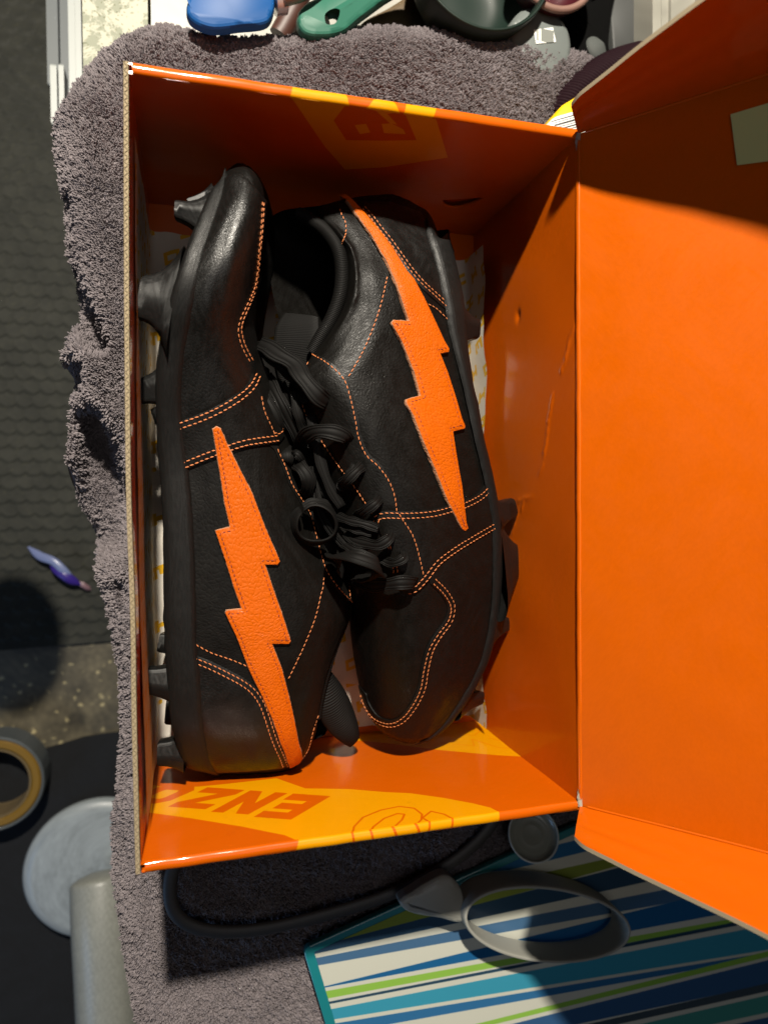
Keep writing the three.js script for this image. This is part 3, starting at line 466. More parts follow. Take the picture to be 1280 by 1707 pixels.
/* ----- the cleat on the right, sole to the right, heel away ----- */
const right = makeShoe({
  side: 1, bulge: 0.95, tuck: [-0.004, 0.006], label: 'black leather cleat on the right, open collar up, toe down',
  rows: [
    [712, 352, 0.062, 640, 327, 0.054, 0.002, 14, 0.0090, 0.018],
    [716, 372, 0.074, 580, 333, 0.067, 0.003, 14, 0.0108, 0.036],
    [719, 395, 0.080, 530, 352, 0.074, 0.005, 15, 0.0120, 0.050],
    [729, 430, 0.083, 553, 394, 0.080, 0.007, 16, 0.0124, 0.058],
    [740, 472, 0.085, 574, 428, 0.083, 0.009, 18, 0.0122, 0.062],
    [749, 514, 0.086, 579, 470, 0.086, 0.012, 20, 0.0114, 0.064],
    [755, 555, 0.086, 569, 520, 0.086, 0.013, 22, 0.0104, 0.065],
    [769, 616, 0.086, 526, 588, 0.082, 0.015, 26, 0.0084, 0.066],
    [782, 671, 0.085, 482, 640, 0.070, 0.020, 31, 0.0068, 0.068],
    [794, 730, 0.084, 497, 705, 0.064, 0.023, 36, 0.0060, 0.071],
    [805, 775, 0.082, 520, 780, 0.059, 0.025, 34, 0.0056, 0.075],
    [815, 820, 0.080, 542, 850, 0.055, 0.026, 35, 0.0056, 0.079],
    [823, 872, 0.077, 562, 920, 0.052, 0.026, 35, 0.0056, 0.083],
    [825, 930, 0.074, 578, 990, 0.050, 0.025, 35, 0.0056, 0.084],
    [824, 985, 0.071, 583, 1040, 0.047, 0.024, 36, 0.0056, 0.082],
    [818, 1040, 0.068, 589, 1090, 0.045, 0.023, 38, 0.0055, 0.077],
    [806, 1094, 0.065, 597, 1135, 0.043, 0.021, 38, 0.0053, 0.069],
    [788, 1135, 0.062, 606, 1172, 0.042, 0.018, 38, 0.0050, 0.059],
    [765, 1174, 0.059, 619, 1199, 0.042, 0.014, 38, 0.0047, 0.046],
    [741, 1206, 0.056, 636, 1219, 0.043, 0.010, 38, 0.0044, 0.032],
    [715, 1229, 0.053, 660, 1231, 0.045, 0.005, 38, 0.0038, 0.016],
    [690, 1239, 0.049, 682, 1238, 0.048, 0.000, 50, 0.0030, 0.003],
  ],
  relief: (s, t) => { const m = sm(2.2 / 21, 3.4 / 21, s) * (1 - sm(5.6 / 21, 7.2 / 21, s)); return m * 0.0042 * Math.exp(-(((t - 0.83) / 0.1) ** 2)) + 0.0004 * noise(s * 9, t * 5, 12) + m * 0.00055 * Math.exp(-(((t - 0.85) / 0.09) ** 2)) * Math.sin(s * 190 + 3 * noise(s * 12, t * 6, 1)) * (0.5 + 0.5 * noise(s * 25, t * 3, 4)); },
  mouth: { s0: 1.4 / 21, s1: 7.8 / 21, depth: 0.052, far: [[520, 345, 0.07], [470, 352, 0.06], [446, 375, 0.052], [447, 430, 0.05], [455, 490, 0.05], [468, 545, 0.055], [478, 610, 0.064]] },
  studs: [[0.055, 0.0, 0.010, 0.020, 0.013, 0.018, 0.010], [0.265, 0.02, 0.0105, 0.024, 0.012, 0.018, 0.010], [0.562, 0.0, 0.02, 0.02, 0.012, 0.016, 0.010], [0.632, -0.02, 0.030, 0.066, 0.016, 0.026, 0.010], [0.725, 0.02, 0.024, 0.022, 0.008, 0.016, 0.008], [0.86, 0.02, 0.026, 0.02, 0.009, 0.014, 0.008], [0.6, 0.75, 0.01, 0.02, 0.012, 0.014, 0.009], [0.2, 0.7, 0.01, 0.02, 0.012, 0.014, 0.009]],
});
const RB = [[565, 329], [570, 330], [590, 358], [617.5, 396], [641.5, 437.5], [659, 479], [672.5, 520], [678, 537], [654, 536], [650, 540], [667, 571.5], [686, 620], [697, 661], [674, 668], [674, 674], [686, 695], [703, 740], [720.6, 782], [741, 833], [765, 880], [770, 884], [775, 880], [772, 871], [765, 813], [755, 754], [750, 720], [769, 715], [770, 711], [765, 699], [755, 664], [741, 620], [729, 590.5], [743, 588], [744, 583], [736, 570], [720.6, 537], [703, 499], [686, 468], [675, 456], [652, 418.6], [628, 386], [604, 358], [582, 335], [573, 329]];
const R2 = smoothLine([[604, 348], [619, 365], [631, 381], [648, 402], [666, 427], [682, 449], [702.5, 473], [723, 492], [749, 515]]);
const R5 = smoothLine([[523, 593], [549, 609], [573, 633], [583, 661], [593, 702], [598, 728], [610.6, 758], [631, 778], [648, 802.5], [657, 827], [660.5, 851]]);
const R6 = smoothLine([[628, 872], [630, 862], [640, 858.5], [672.5, 859], [720.6, 856], [748, 849], [772, 842], [799.7, 827], [815, 811]]), R7 = smoothLine([[822, 876], [789, 895], [755, 916], [727.5, 937], [707, 964], [690, 981], [674, 985]]);
const R8 = smoothLine([[721, 967.5], [741, 988], [752, 1010], [748, 1034], [731, 1058], [717, 1082], [708.6, 1115], [703.5, 1146], [690, 1175], [669, 1200], [648.5, 1206.5], [625, 1197], [609, 1174], [604, 1158]]);
const featherR = (a, b, d = 3) => [[713, 354], [716, 372], [719, 395], [729, 430], [740, 472], [749, 514], [755, 555], [769, 616], [782, 671], [794, 730], [805, 775], [815, 820], [823, 872], [825, 930], [824, 985], [818, 1040], [806, 1094], [788, 1135], [765, 1174], [741, 1206], [715, 1228]].filter(p => p[1] >= a && p[1] <= b).map(p => [p[0] - d, p[1]]);
{
  const c = right;
  c.patch('heel_counter', [...shift(R2, 6), ...featherR(372, 515, 2).reverse(), [700, 355], [650, 338], [610, 338]], 0.0011, M.smooth);
  c.patch('toe_guard', [...shift(R8, 7), [597, 1140], [606, 1171], [619, 1196], [637, 1216], [661, 1228], [690, 1233], ...featherR(880, 1228, 2).reverse(), ...shift(R7, -1), [712, 962]], 0.0011, M.leather);
  c.patch('strap', [...shift(R6, -7), ...featherR(815, 874, 2), ...shift(R7, -6), [664, 978], [658, 950], [646, 915], [634, 885], [626, 872]], 0.0011, M.leather, { lift0: 0.0007 });
  c.patch('eyestay', [...shift(R5, -5), [655, 853], [640, 852], [622, 858], [594, 814], [562, 770], [536, 734], [510, 690], [503, 660], [507, 635], [513, 618], [520, 596]], 0.001, M.leather);
  const bolt = c.patch('lightning_bolt', RB, 0.0014, M.orangeLeather, { edgeMat: M.rawEdge, lift0: 0.0016, puff: 0.0016 });
  bolt.userData.label = 'orange leather lightning bolt on the right cleat';
  c.seam(inset(RB, 6).filter((p, i) => i > 1 && i < 42), { lift: 0.0028, mat: M.darkThread, parent: bolt, closed: true, pitch: 0.0024, len: 0.0019, r: 0.0003 });
  c.seam(smoothLine([[566, 350], [570, 360], [575.5, 371], [576.6, 385], [571, 408]]), { lift: 0.0006 });
  c.seam(R2, { lift: 0.0013, gap: 0.0011 }); c.seam(smoothLine([[706.6, 505], [723, 513], [737, 525], [751, 540]]), { lift: 0.0006 });
  c.seam(smoothLine([[645, 462], [631, 520], [607, 582], [580, 630]]), { lift: 0.0005 }); c.seam(R5, { lift: 0.0013 });
  c.seam(smoothLine([[664, 856], [670, 866], [686, 892], [696.6, 926], [703.5, 956]]), { lift: 0.002 });
  c.seam(R6, { lift: 0.002, gap: 0.0013 }); c.seam(R7, { lift: 0.002, gap: 0.0013 }); c.seam(R8, { lift: 0.0013, gap: 0.0013 });
  for (const l of [[[642, 900], [650, 914]], [[656, 940], [657, 956]], [[661, 939], [663, 953]], [[646, 900], [653, 913]]]) c.seam(l, { lift: 0.002 });
  c.seam(smoothLine([[516, 606], [507, 635], [504, 658], [513, 690], [536, 730], [566, 775], [594, 813], [622, 856]]), { lift: 0.0012 });
  const rib = (v, u) => { const a = v * 2 * Math.PI, k = 1 + 0.028 * Math.sin(u * 640 + a); return [Math.cos(a) * k, Math.sin(a) * k]; };
  part('collar_binding', sweep([[498, 357, 0.071], [520, 368, 0.075], [546, 388, 0.080], [564, 416, 0.085], [570, 455, 0.0855], [566, 495, 0.0855], [552, 533, 0.084], [535, 562, 0.082], [521, 587, 0.079]].map(p => at(...p)), u => [0.0036, 0.0036], { n: 700, seg: 14, section: rib }), M.webbing, c.g);
  // tongue: a ribbed tab standing out of the throat, with its strip under the laces
  part('tongue', sweep([[503, 528, 0.066], [497, 548, 0.068], [494, 575, 0.069], [500, 620, 0.069], [516, 690, 0.07], [545, 770, 0.072], [578, 850, 0.075], [612, 920, 0.077]].map(p => at(...p)), u => [mix(0.0125, 0.0115, u) * (u < 0.06 ? 0.8 + u * 3.3 : 1), 0.0022], { n: 900, seg: 40, up: V(-0.45, 0.9, 0), section: (v, u) => { const a = v * 2 * Math.PI, c2 = Math.cos(a), s2 = Math.sin(a); return [Math.sign(c2) * Math.pow(Math.abs(c2), 0.6), Math.sign(s2) * Math.pow(Math.abs(s2), 0.5) * (1 + 0.1 * 0.45 * Math.sin(u * 900) + 0.05 * Math.sin(c2 * 40))]; } }), M.webbing, c.g);
  // laces
  const R = (p, w, t, up) => ribbon(c.g, p, w, t, up);
  const X = (p, w, t, up) => R(lift(c, p), w * 0.9, t, up);
  R([[432, 572, 0.077, 1], [446, 578, 0.082, 1], [464, 590, 0.087, 1], [490, 606, 0.092, 1], ...lift(c, [[522, 634, 0.006], [540, 658, 0.004], [548, 672, -0.002]])], 0.0088);
  R([[438, 586, 0.072, 1], [456, 600, 0.079, 1], [476, 618, 0.083, 1], [500, 640, 0.085, 1], ...lift(c, [[520, 668, 0.001]])], 0.006);
  X([[516, 742, 0.002], [526, 724, 0.006], [546, 712, 0.0075], [566, 716, 0.006], [582, 727, 0.002], [580, 738, -0.003]], 0.0085);
  X([[606, 775, -0.003], [601, 781, 0.003], [592, 793, 0.0055], [581, 804, 0.003], [572, 806, -0.001]], 0.0062);
  X([[592, 774, -0.002], [589, 786, 0.003], [582, 796, 0.003], [574, 800, 0]], 0.004);
  X([[634, 828, -0.003], [629, 834, 0.004], [619, 843, 0.005], [608, 852, 0.003], [598, 858, -0.001]], 0.0062);
  X([[654, 886, -0.003], [649, 892, 0.0045], [638, 899, 0.006], [620, 899, 0.004], [600, 893, 0.003], [584, 884, 0]], 0.0065);
  X([[674, 918, -0.003], [669, 925, 0.004], [659, 931, 0.004], [646, 932, 0.001], [632, 926, -0.001]], 0.0056);
  X([[690, 970, -0.003], [682, 964, 0.005], [666, 961, 0.0075], [646, 966, 0.005], [622, 968, 0.003], [600, 958, 0.001]], 0.008);
  X([[590, 948, 0.004], [588, 926, 0.008], [600, 906, 0.0165], [622, 902, 0.020], [641, 918, 0.017], [644, 940, 0.011], [630, 955, 0.005], [604, 957, 0.002]], 0.0098, 0.0018, V(0.1, 0.75, -0.65));
  X([[536, 770, 0.003], [550, 806, 0.006], [564, 842, 0.0085], [578, 876, 0.007], [594, 908, 0.004]], 0.0055, 0.0018, V(-0.8, 0.6, 0));
  X([[524, 690, 0], [538, 730, 0.002], [552, 770, 0.004], [566, 806, 0.004], [580, 840, 0.002]], 0.006);
  X([[572, 852, 0.003], [594, 860, 0.004], [616, 868, 0.003], [634, 878, 0.001]], 0.0052); X([[580, 866, 0.002], [602, 876, 0.003], [624, 884, 0.001]], 0.005);
  X([[586, 896, 0.004], [606, 906, 0.006], [622, 912, 0.004]], 0.006);
  X([[500, 650, 0], [508, 668, 0.003], [516, 690, 0.004], [520, 712, 0.002], [530, 726, 0]], 0.0055);
}
{
  const R = (p, w, t, up) => ribbon(left.g, p, w, t, up);
  part('tongue', sweep([[440, 590, 0.05], [452, 625, 0.056], [472, 680, 0.06], [496, 740, 0.061], [518, 800, 0.062], [545, 870, 0.063], [572, 930, 0.063]].map(p => at(...p)), roundEnds(0.011, 0.003, 0.04), { n: 120, seg: 24, up: V(0.5, 0.8, 0) }), M.webbing, left.g);
  R([[424, 594, 0.064], [436, 578, 0.073], [450, 574, 0.077]], 0.006);
  R([[446, 628, 0.068], [458, 652, 0.079], [470, 676, 0.0825], [484, 704, 0.081], [500, 736, 0.078], [508, 762, 0.07]], 0.0075, 0.0019, V(-0.6, 0.8, 0));
  R([[436, 648, 0.074], [446, 668, 0.081], [458, 690, 0.082], [465, 708, 0.08], [464, 724, 0.074]], 0.006);
  R([[470, 640, 0.07], [484, 668, 0.078], [498, 700, 0.08], [508, 730, 0.076]], 0.0052, 0.0019, V(-0.7, 0.7, 0));
  R([[474, 742, 0.068], [479, 756, 0.079], [480, 768, 0.079], [476, 780, 0.07]], 0.006);
  R([[490, 768, 0.073], [503, 780, 0.083], [514, 798, 0.0845], [513, 816, 0.081], [503, 832, 0.07]], 0.0075);
  R([[484, 766, 0.074], [494, 757, 0.082], [503, 766, 0.081], [502, 778, 0.072]], 0.0042);
  R([[486, 726, 0.07], [508, 734, 0.08], [530, 744, 0.08], [546, 750, 0.076]], 0.006); R([[490, 710, 0.07], [514, 718, 0.079], [536, 724, 0.079]], 0.0058);
  R([[520, 776, 0.074], [534, 800, 0.081], [548, 830, 0.082], [560, 862, 0.078]], 0.0055, 0.0019, V(-0.7, 0.7, 0));
  // the big loop of the bow standing on edge
  const loop = []; for (let i = 0; i <= 14; i++) { const a = -2.2 + i / 14 * 6.1; loop.push([525 + 36 * Math.cos(a) + 2 * Math.sin(2 * a), 872 + 33 * Math.sin(a), 0.084 + 0.003 * Math.cos(a + 1)]); }
  ribbon(left.g, loop, 0.0095, 0.0016, (u) => { const a = -2.2 + u * 6.1; return V(Math.cos(a), 0.3, Math.sin(a)); }, 140);
  R([[505, 846, 0.086], [522, 838, 0.087], [545, 842, 0.086], [560, 858, 0.083]], 0.006, 0.0012, V(0, 0.8, -0.6));
  R([[470, 690, 0.06], [500, 740, 0.066], [530, 800, 0.07], [556, 860, 0.074]], 0.006);
}

/* ---------- towel on the seat ---------- */
const TY = -0.006;                                        // height of its woven ground
const edgePx = [[252, 42], [200, 60], [150, 100], [115, 148], [90, 185], [85, 220], [95, 300], [104, 380], [116, 450], [122, 520], [110, 572], [101, 600], [116, 640], [112, 700], [102, 760], [112, 830], [138, 890], [158, 960], [176, 1020], [189, 1080], [197, 1150], [199, 1250], [190, 1330], [182, 1400], [188, 1500], [204, 1600], [226, 1707], [240, 1790]];
const towelOutline = [...edgePx.map(p => at(p[0] + 4, p[1], TY - 0.012)), V(0.12, 0, 0.62), V(0.62, 0, 0.62), V(0.62, 0, -0.10), at(1010, 100, TY), at(960, 84, TY), at(880, 66, TY), at(780, 50, TY), at(640, 44, TY), at(500, 40, TY), at(360, 37, TY)].map(p => [p.x, p.z]);
function sdf(x, z, pl) { let d = 1e9, inside = false; for (let i = 0, j = pl.length - 1; i < pl.length; j = i++) { const [ax, az] = pl[i], [bx, bz] = pl[j], ex = bx - ax, ez = bz - az, t = clamp(((x - ax) * ex + (z - az) * ez) / (ex * ex + ez * ez + 1e-12)); d = Math.min(d, Math.hypot(x - ax - t * ex, z - az - t * ez)); if ((az > z) !== (bz > z) && x < (bx - ax) * (z - az) / (bz - az) + ax) inside = !inside; } return inside ? d : -d; }
const pitLines = [[[152, 705, 0.008], [160, 760, 0.013], [165, 830, 0.019], [162, 880, 0.018]], [[118, 455, 0.005], [134, 500, 0.006], [152, 545, 0.007], [168, 580, 0.006]], [[128, 620, 0.006], [122, 634, 0.007]], [[118, 380, 0.004], [112, 330, 0.004]], [[205, 980, 0.005], [212, 1000, 0.004]], [[222, 1290, 0.003], [196, 1380, 0.004], [186, 1420, 0.004]]].map(l => l.map(p => { const q = at(p[0], p[1], TY - 0.01); return [q.x, q.z, p[2]]; }));
const pitDepth = [0.05, 0.026, 0.03, 0.01, 0.009, 0.004];
const ridgeLines = [[[150, 600, 0.010], [165, 640, 0.011], [172, 690, 0.009]], [[124, 790, 0.010], [128, 850, 0.011]], [[112, 590, 0.008], [125, 612, 0.007]]].map(l => l.map(p => { const q = at(p[0], p[1], TY); return [q.x, q.z, p[2]]; }));
const along = (x, z, l) => { let best = 9, w = 0.005; for (let i = 0; i + 1 < l.length; i++) { const a = l[i], b = l[i + 1], ex = b[0] - a[0], ez = b[1] - a[1], t = clamp(((x - a[0]) * ex + (z - a[1]) * ez) / (ex * ex + ez * ez)); const d = Math.hypot(x - a[0] - t * ex, z - a[1] - t * ez), ww = mix(a[2], b[2], t); if (d / ww < best) { best = d / ww; w = ww; } } return best; };
function towelY(x, z) {
  const d = sdf(x, z, towelOutline), r = 0.022; let y = TY + 0.0022 * noise(x * 9, z * 9, 3) + 0.0012 * noise(x * 25, z * 25, 5);
  y += 0.012 * sm(-0.03, -0.11, z) * sm(0.05, 0.15, x);
  if (d < r) { const k = clamp(d / r); y -= r * 1.25 * (1 - Math.sqrt(1 - (1 - k) * (1 - k) * 0.98)); }
  pitLines.forEach((l, i) => { const q = along(x, z, l); y -= pitDepth[i] * Math.exp(-q * q * q * q * 0.7); });
  ridgeLines.forEach((l) => { const q = along(x, z, l); y += 0.006 * Math.exp(-q * q); });
  return y;
}
const towel = thing('towel', 'grey fluffy towel spread over the seat under the orange shoe box', 'towel');
{
  const ol = smoothClosed(towelOutline.map(p => V(p[0], 0, p[1])), 10), C = V(0.16, 0, 0.22);
  const ring = (u) => { const f = u * ol.length, i = Math.floor(f) % ol.length; return ol[i].clone().lerp(ol[(i + 1) % ol.length], f - Math.floor(f)); };
  const top = gridGeo(560, 90, (u, v) => { const k = 1 - Math.pow(1 - v, 1.9), p = C.clone().lerp(ring(u), k * 0.9995); p.y = towelY(p.x, p.z); return p; });
  const skirt = gridGeo(560, 14, (u, v) => { const p = ring(u), o = p.clone().sub(C).setY(0).normalize(); const y0 = towelY(mix(C.x, p.x, 0.9995), mix(C.z, p.z, 0.9995)); p.addScaledVector(o, -0.004 * v + 0.004 * noise(u * 90, v, 2) * v); p.y = y0 - v * 0.16; return p; });
  part('ground_weave', mergeGeometries([top, skirt]), std({ color: lin(0.19, 0.167, 0.174), roughness: 1 }), towel);
  // pile: small bent tufts
  const tuft = (() => { const pos = [], idx = []; const rows = [[0, 1, 0], [0.5, 0.98, 0.1], [0.85, 0.8, 0.3], [1, 0.36, 0.42]]; rows.forEach(([y, r, b]) => { for (let k = 0; k < 4; k++) { const a = k * Math.PI / 2; pos.push(Math.cos(a) * r + b * 4, y, Math.sin(a) * r * 0.75); } }); for (let i = 0; i < 3; i++) for (let k = 0; k < 4; k++) { const a = i * 4 + k, b = i * 4 + (k + 1) % 4; idx.push(a, a + 4, b, b, a + 4, b + 4); } idx.push(12, 14, 13, 12, 15, 14); const g = new THREE.BufferGeometry(); g.setAttribute('position', new THREE.Float32BufferAttribute(pos, 3)); g.setIndex(idx); g.computeVertexNormals(); return g; })();
  const list = [], m = new THREE.Matrix4(), col = new THREE.Color();
  let guard = 0;
  while (list.length < 330000 && guard++ < 900000) {
    const x = rr(-0.075, 0.36), z = rr(-0.16, 0.57);
    if (x > 0.006 && z > 0.004 && z < 0.345 && x < 0.225) continue;            // under the box
    if (x > 0.235 && z > 0.0) { if (z < 0.4) continue; }
    const d = sdf(x, z, towelOutline); if (d < 0.0006) continue;
    const q = toPx(V(x, TY, z)); if (q[0] < -30 || q[0] > 1320 || q[1] < -30 || q[1] > 1740) continue;
    const y = towelY(x, z), e = 0.0015, nx = (towelY(x - e, z) - towelY(x + e, z)), nz = (towelY(x, z - e) - towelY(x, z + e)); const nrm = V(nx, 2 * e, nz).normalize();
    const a = 2.2 + 2.6 * noise(x * 7, z * 7, 11) + 0.9 * noise(x * 34, z * 34, 13) + rr(-0.5, 0.5), lean = 0.55 + 0.4 * noise(x * 30, z * 30, 15) + rr(-0.2, 0.2);
    const dir = V(Math.cos(a) * lean, 0, Math.sin(a) * lean).addScaledVector(nrm, 0.9).normalize();
    const ref = V(Math.cos(a), -0.3, Math.sin(a)); const s = ref.clone().cross(dir).normalize(), f = dir.clone().cross(s).normalize();
    const clump = 0.85 + 0.38 * noise(x * 190, z * 190, 17), len = rr(0.0025, 0.0042) * clump, w = rr(0.00052, 0.00085) * (0.8 + 0.3 * clump);
    m.makeBasis(f.multiplyScalar(-w), dir.multiplyScalar(len), s.multiplyScalar(w)); m.setPosition(x, y - 0.0006, z); list.push(m.clone());
  }
  const pile = new THREE.InstancedMesh(tuft, phy({ color: 0xffffff, roughness: 0.95, specularIntensity: 0.12 }), list.length); pile.name = 'pile'; pile.userData.kind = 'stuff'; pile.castShadow = pile.receiveShadow = true;
  list.forEach((q, i) => { pile.setMatrixAt(i, q); const k = rr(0.78, 1.2); col.setRGB(0.19 * k, 0.167 * k, 0.174 * k); pile.setColorAt(i, col); });
  towel.add(pile);
}

/* ---------- the seat, the ledge behind, the floor ---------- */
const FY = -0.45;
function structure(name, geo, mat) { const m = part(name, geo, mat, scene); m.userData.kind = 'structure'; return m; }
{
  const whitePaint = std({ color: lin(0.42, 0.41, 0.36), roughness: 0.45, map: cloud });
  const mottled = dataTex(512, (x, y) => { const a = tn(x, y, 7, 31) + 0.6 * tn(x, y, 20, 32) + 0.4 * tn(x, y, 55, 33), k = sm(-0.1, 0.7, a), s = sm(0.5, 0.75, tn(x, y, 34, 35)); return [0.66 - 0.14 * k - 0.1 * s, 0.66 - 0.13 * k - 0.1 * s, 0.6 - 0.13 * k - 0.12 * s]; }, true);
  const seat = thing('bench', 'white painted bench under the grey towel', 'bench');
  part('seat_board', boxAt(-0.012, 0.6, -0.075, -0.045, -0.075, 0.6, 0.003), whitePaint, seat);
  for (const [x, z] of [[0.02, -0.04], [0.55, -0.04], [0.02, 0.56], [0.55, 0.56]]) part('leg', boxAt(x, x + 0.04, FY, -0.0755, z, z + 0.04, 0.002), whitePaint, seat);
  const led = (n, px0, px1, y, depth, z1, m, lbl, cat) => { const a = at(px0, 20, y), b = at(px1, 20, y); return tag(part(n, boxAt(a.x, b.x, y - depth, y, -0.6, z1, 0.003), m, scene), lbl, cat); };
  led('white_ledge', 252, 1400, -0.05, 0.03, -0.10, whitePaint, 'white painted ledge behind the towel, under the utensils', 'ledge');
  { // flaking mottled post lying along the ledge
    const a = at(138, 20, -0.07), b = at(247, 20, -0.07);
    tag(part('mottled_board', boxAt(a.x, b.x, -0.12, -0.07, -0.6, -0.06, 0.006), std({ map: rep(mottled, 9), roughness: 0.8, bumpMap: rep(mottled, 9), bumpScale: 0.0012 }), scene), 'pale mottled board with flaking paint left of the white ledge', 'board');
  }
  const track = thing('door_track', 'white metal door track with grey grooves beside the dark mat', 'door track'); const grey = std({ color: lin(0.06, 0.072, 0.078), roughness: 0.5 }), shine = std({ color: lin(0.3, 0.32, 0.31), roughness: 0.4 });
  const rail = (p0, p1, y, z1, m, nm, slope = 0) => { const a = at(p0, 30, y), b = at(p1, 30, y); part(nm, boxAt(a.x, b.x, y - 0.05, y, -0.8, z1, 0.002), m, track); };
  rail(78, 97, -0.20, -0.17, grey, 'rail'); rail(98, 116, -0.21, -0.15, grey, 'rail'); rail(117, 123, -0.185, -0.12, shine, 'rail'); rail(126, 136, -0.18, -0.15, shine, 'rail'); rail(123.4, 125.6, -0.215, -0.12, grey, 'groove'); rail(136.4, 150, -0.23, -0.12, grey, 'groove');
  for (const [p0, p1] of [[84, 95], [98, 107]]) { const a = at(p0, 105, -0.19), b = at(p1, 105, -0.19); part('end_cap', boxAt(a.x, b.x, -0.24, -0.19, a.z, a.z + 0.05, 0.002), shine, track); }

  // floor: rubber mat with fish-scale relief, a strip of worn terrazzo, dark carpet
  const scale = 0.0172, rowH = 0.0158;
  const relief = (x, z) => { let best = 9; for (let k = -1; k < 3; k++) { const r = Math.floor(z / rowH) + k, u = ((((x / scale + (r & 1) * 0.5) % 1) + 1) % 1) * 2 - 1, zb = r * rowH + 0.0066 * Math.sqrt(1 - u * u * 0.96), o = zb - z; if (o >= 0) best = Math.min(best, o); } return 0.0015 * Math.pow(clamp(1 - best / 0.019), 1.3) * sm(0, 0.0016, best); };
  const zEdge = x => 0.3485 + (x + 0.19) * -0.03;
  structure('rubber_mat', gridGeo(300, 700, (u, v) => { const x = mix(-0.46, 0.02, u), z = mix(-0.75, zEdge(mix(-0.46, 0.02, u)), v); const p = V(x, FY + 0.006 + relief(x, z) + 0.0012 * noise(x * 5, z * 5, 2), z); p.u = x * 6; p.v = z * 6; return p; }), phy({ specularIntensity: 0.4, color: lin(0.034, 0.0355, 0.031), roughness: 0.68, map: rep(dataTex(512, (x, y) => { const n = tn(x, y, 5, 41) * 0.5 + tn(x, y, 18, 42) * 0.3, s = sm(0.62, 0.8, tn(x, y, 46, 43)); return [0.8 + 0.16 * n + 0.15 * s, 0.8 + 0.15 * n + 0.13 * s, 0.78 + 0.14 * n + 0.04 * s]; }, true), 1) }));
  structure('mat_edge', gridGeo(40, 2, (u, v) => { const x = mix(-0.46, 0.02, u); return V(x, FY + 0.006 - 0.008 * v, zEdge(x) + 0.0008 * v); }), std({ color: lin(0.02, 0.022, 0.024), roughness: 0.7 }));
  const terra = cells(40, 0.95), terrazzo = dataTex(1024, (x, y) => { const c = terra(x, y), ch = sm(0.35, 0.7, c) * sm(0.1, 0.5, tn(x, y, 26, 51)), n = 0.5 + 0.5 * tn(x, y, 9, 52), m = 0.5 + 0.5 * tn(x, y, 40, 53), st = sm(0.35, 0.75, tn(x, y, 5, 54)); const b = 0.2 + 0.1 * n + 0.08 * m - 0.16 * st; return [b + 0.3 * ch, b * 0.93 + 0.28 * ch, b * 0.74 + 0.2 * ch]; }, true);
  structure('floor', gridGeo(4, 4, (u, v) => { const x = mix(-2, 2, u), z = mix(-2, 2.2, v); const p = V(x, FY, z); p.u = x * 2.4; p.v = z * 2.4; return p; }), std({ map: terrazzo, roughness: 0.55, bumpMap: terrazzo, bumpScale: 0.0008 }));
  structure('carpet', gridGeo(60, 60, (u, v) => { const x = mix(-0.9, 0.5, u), z = mix(0.462 + 0.008 * noise(x * 8, 3, 1), 1.5, v); const p = V(x, FY + 0.005 + 0.003 * noise(x * 9, z * 9, 4), z); p.u = x * 5; p.v = z * 5; return p; }), std({ color: lin(0.012, 0.015, 0.021), roughness: 1, map: cloud, bumpMap: rep(fine, 6), bumpScale: 0.004 }));
}

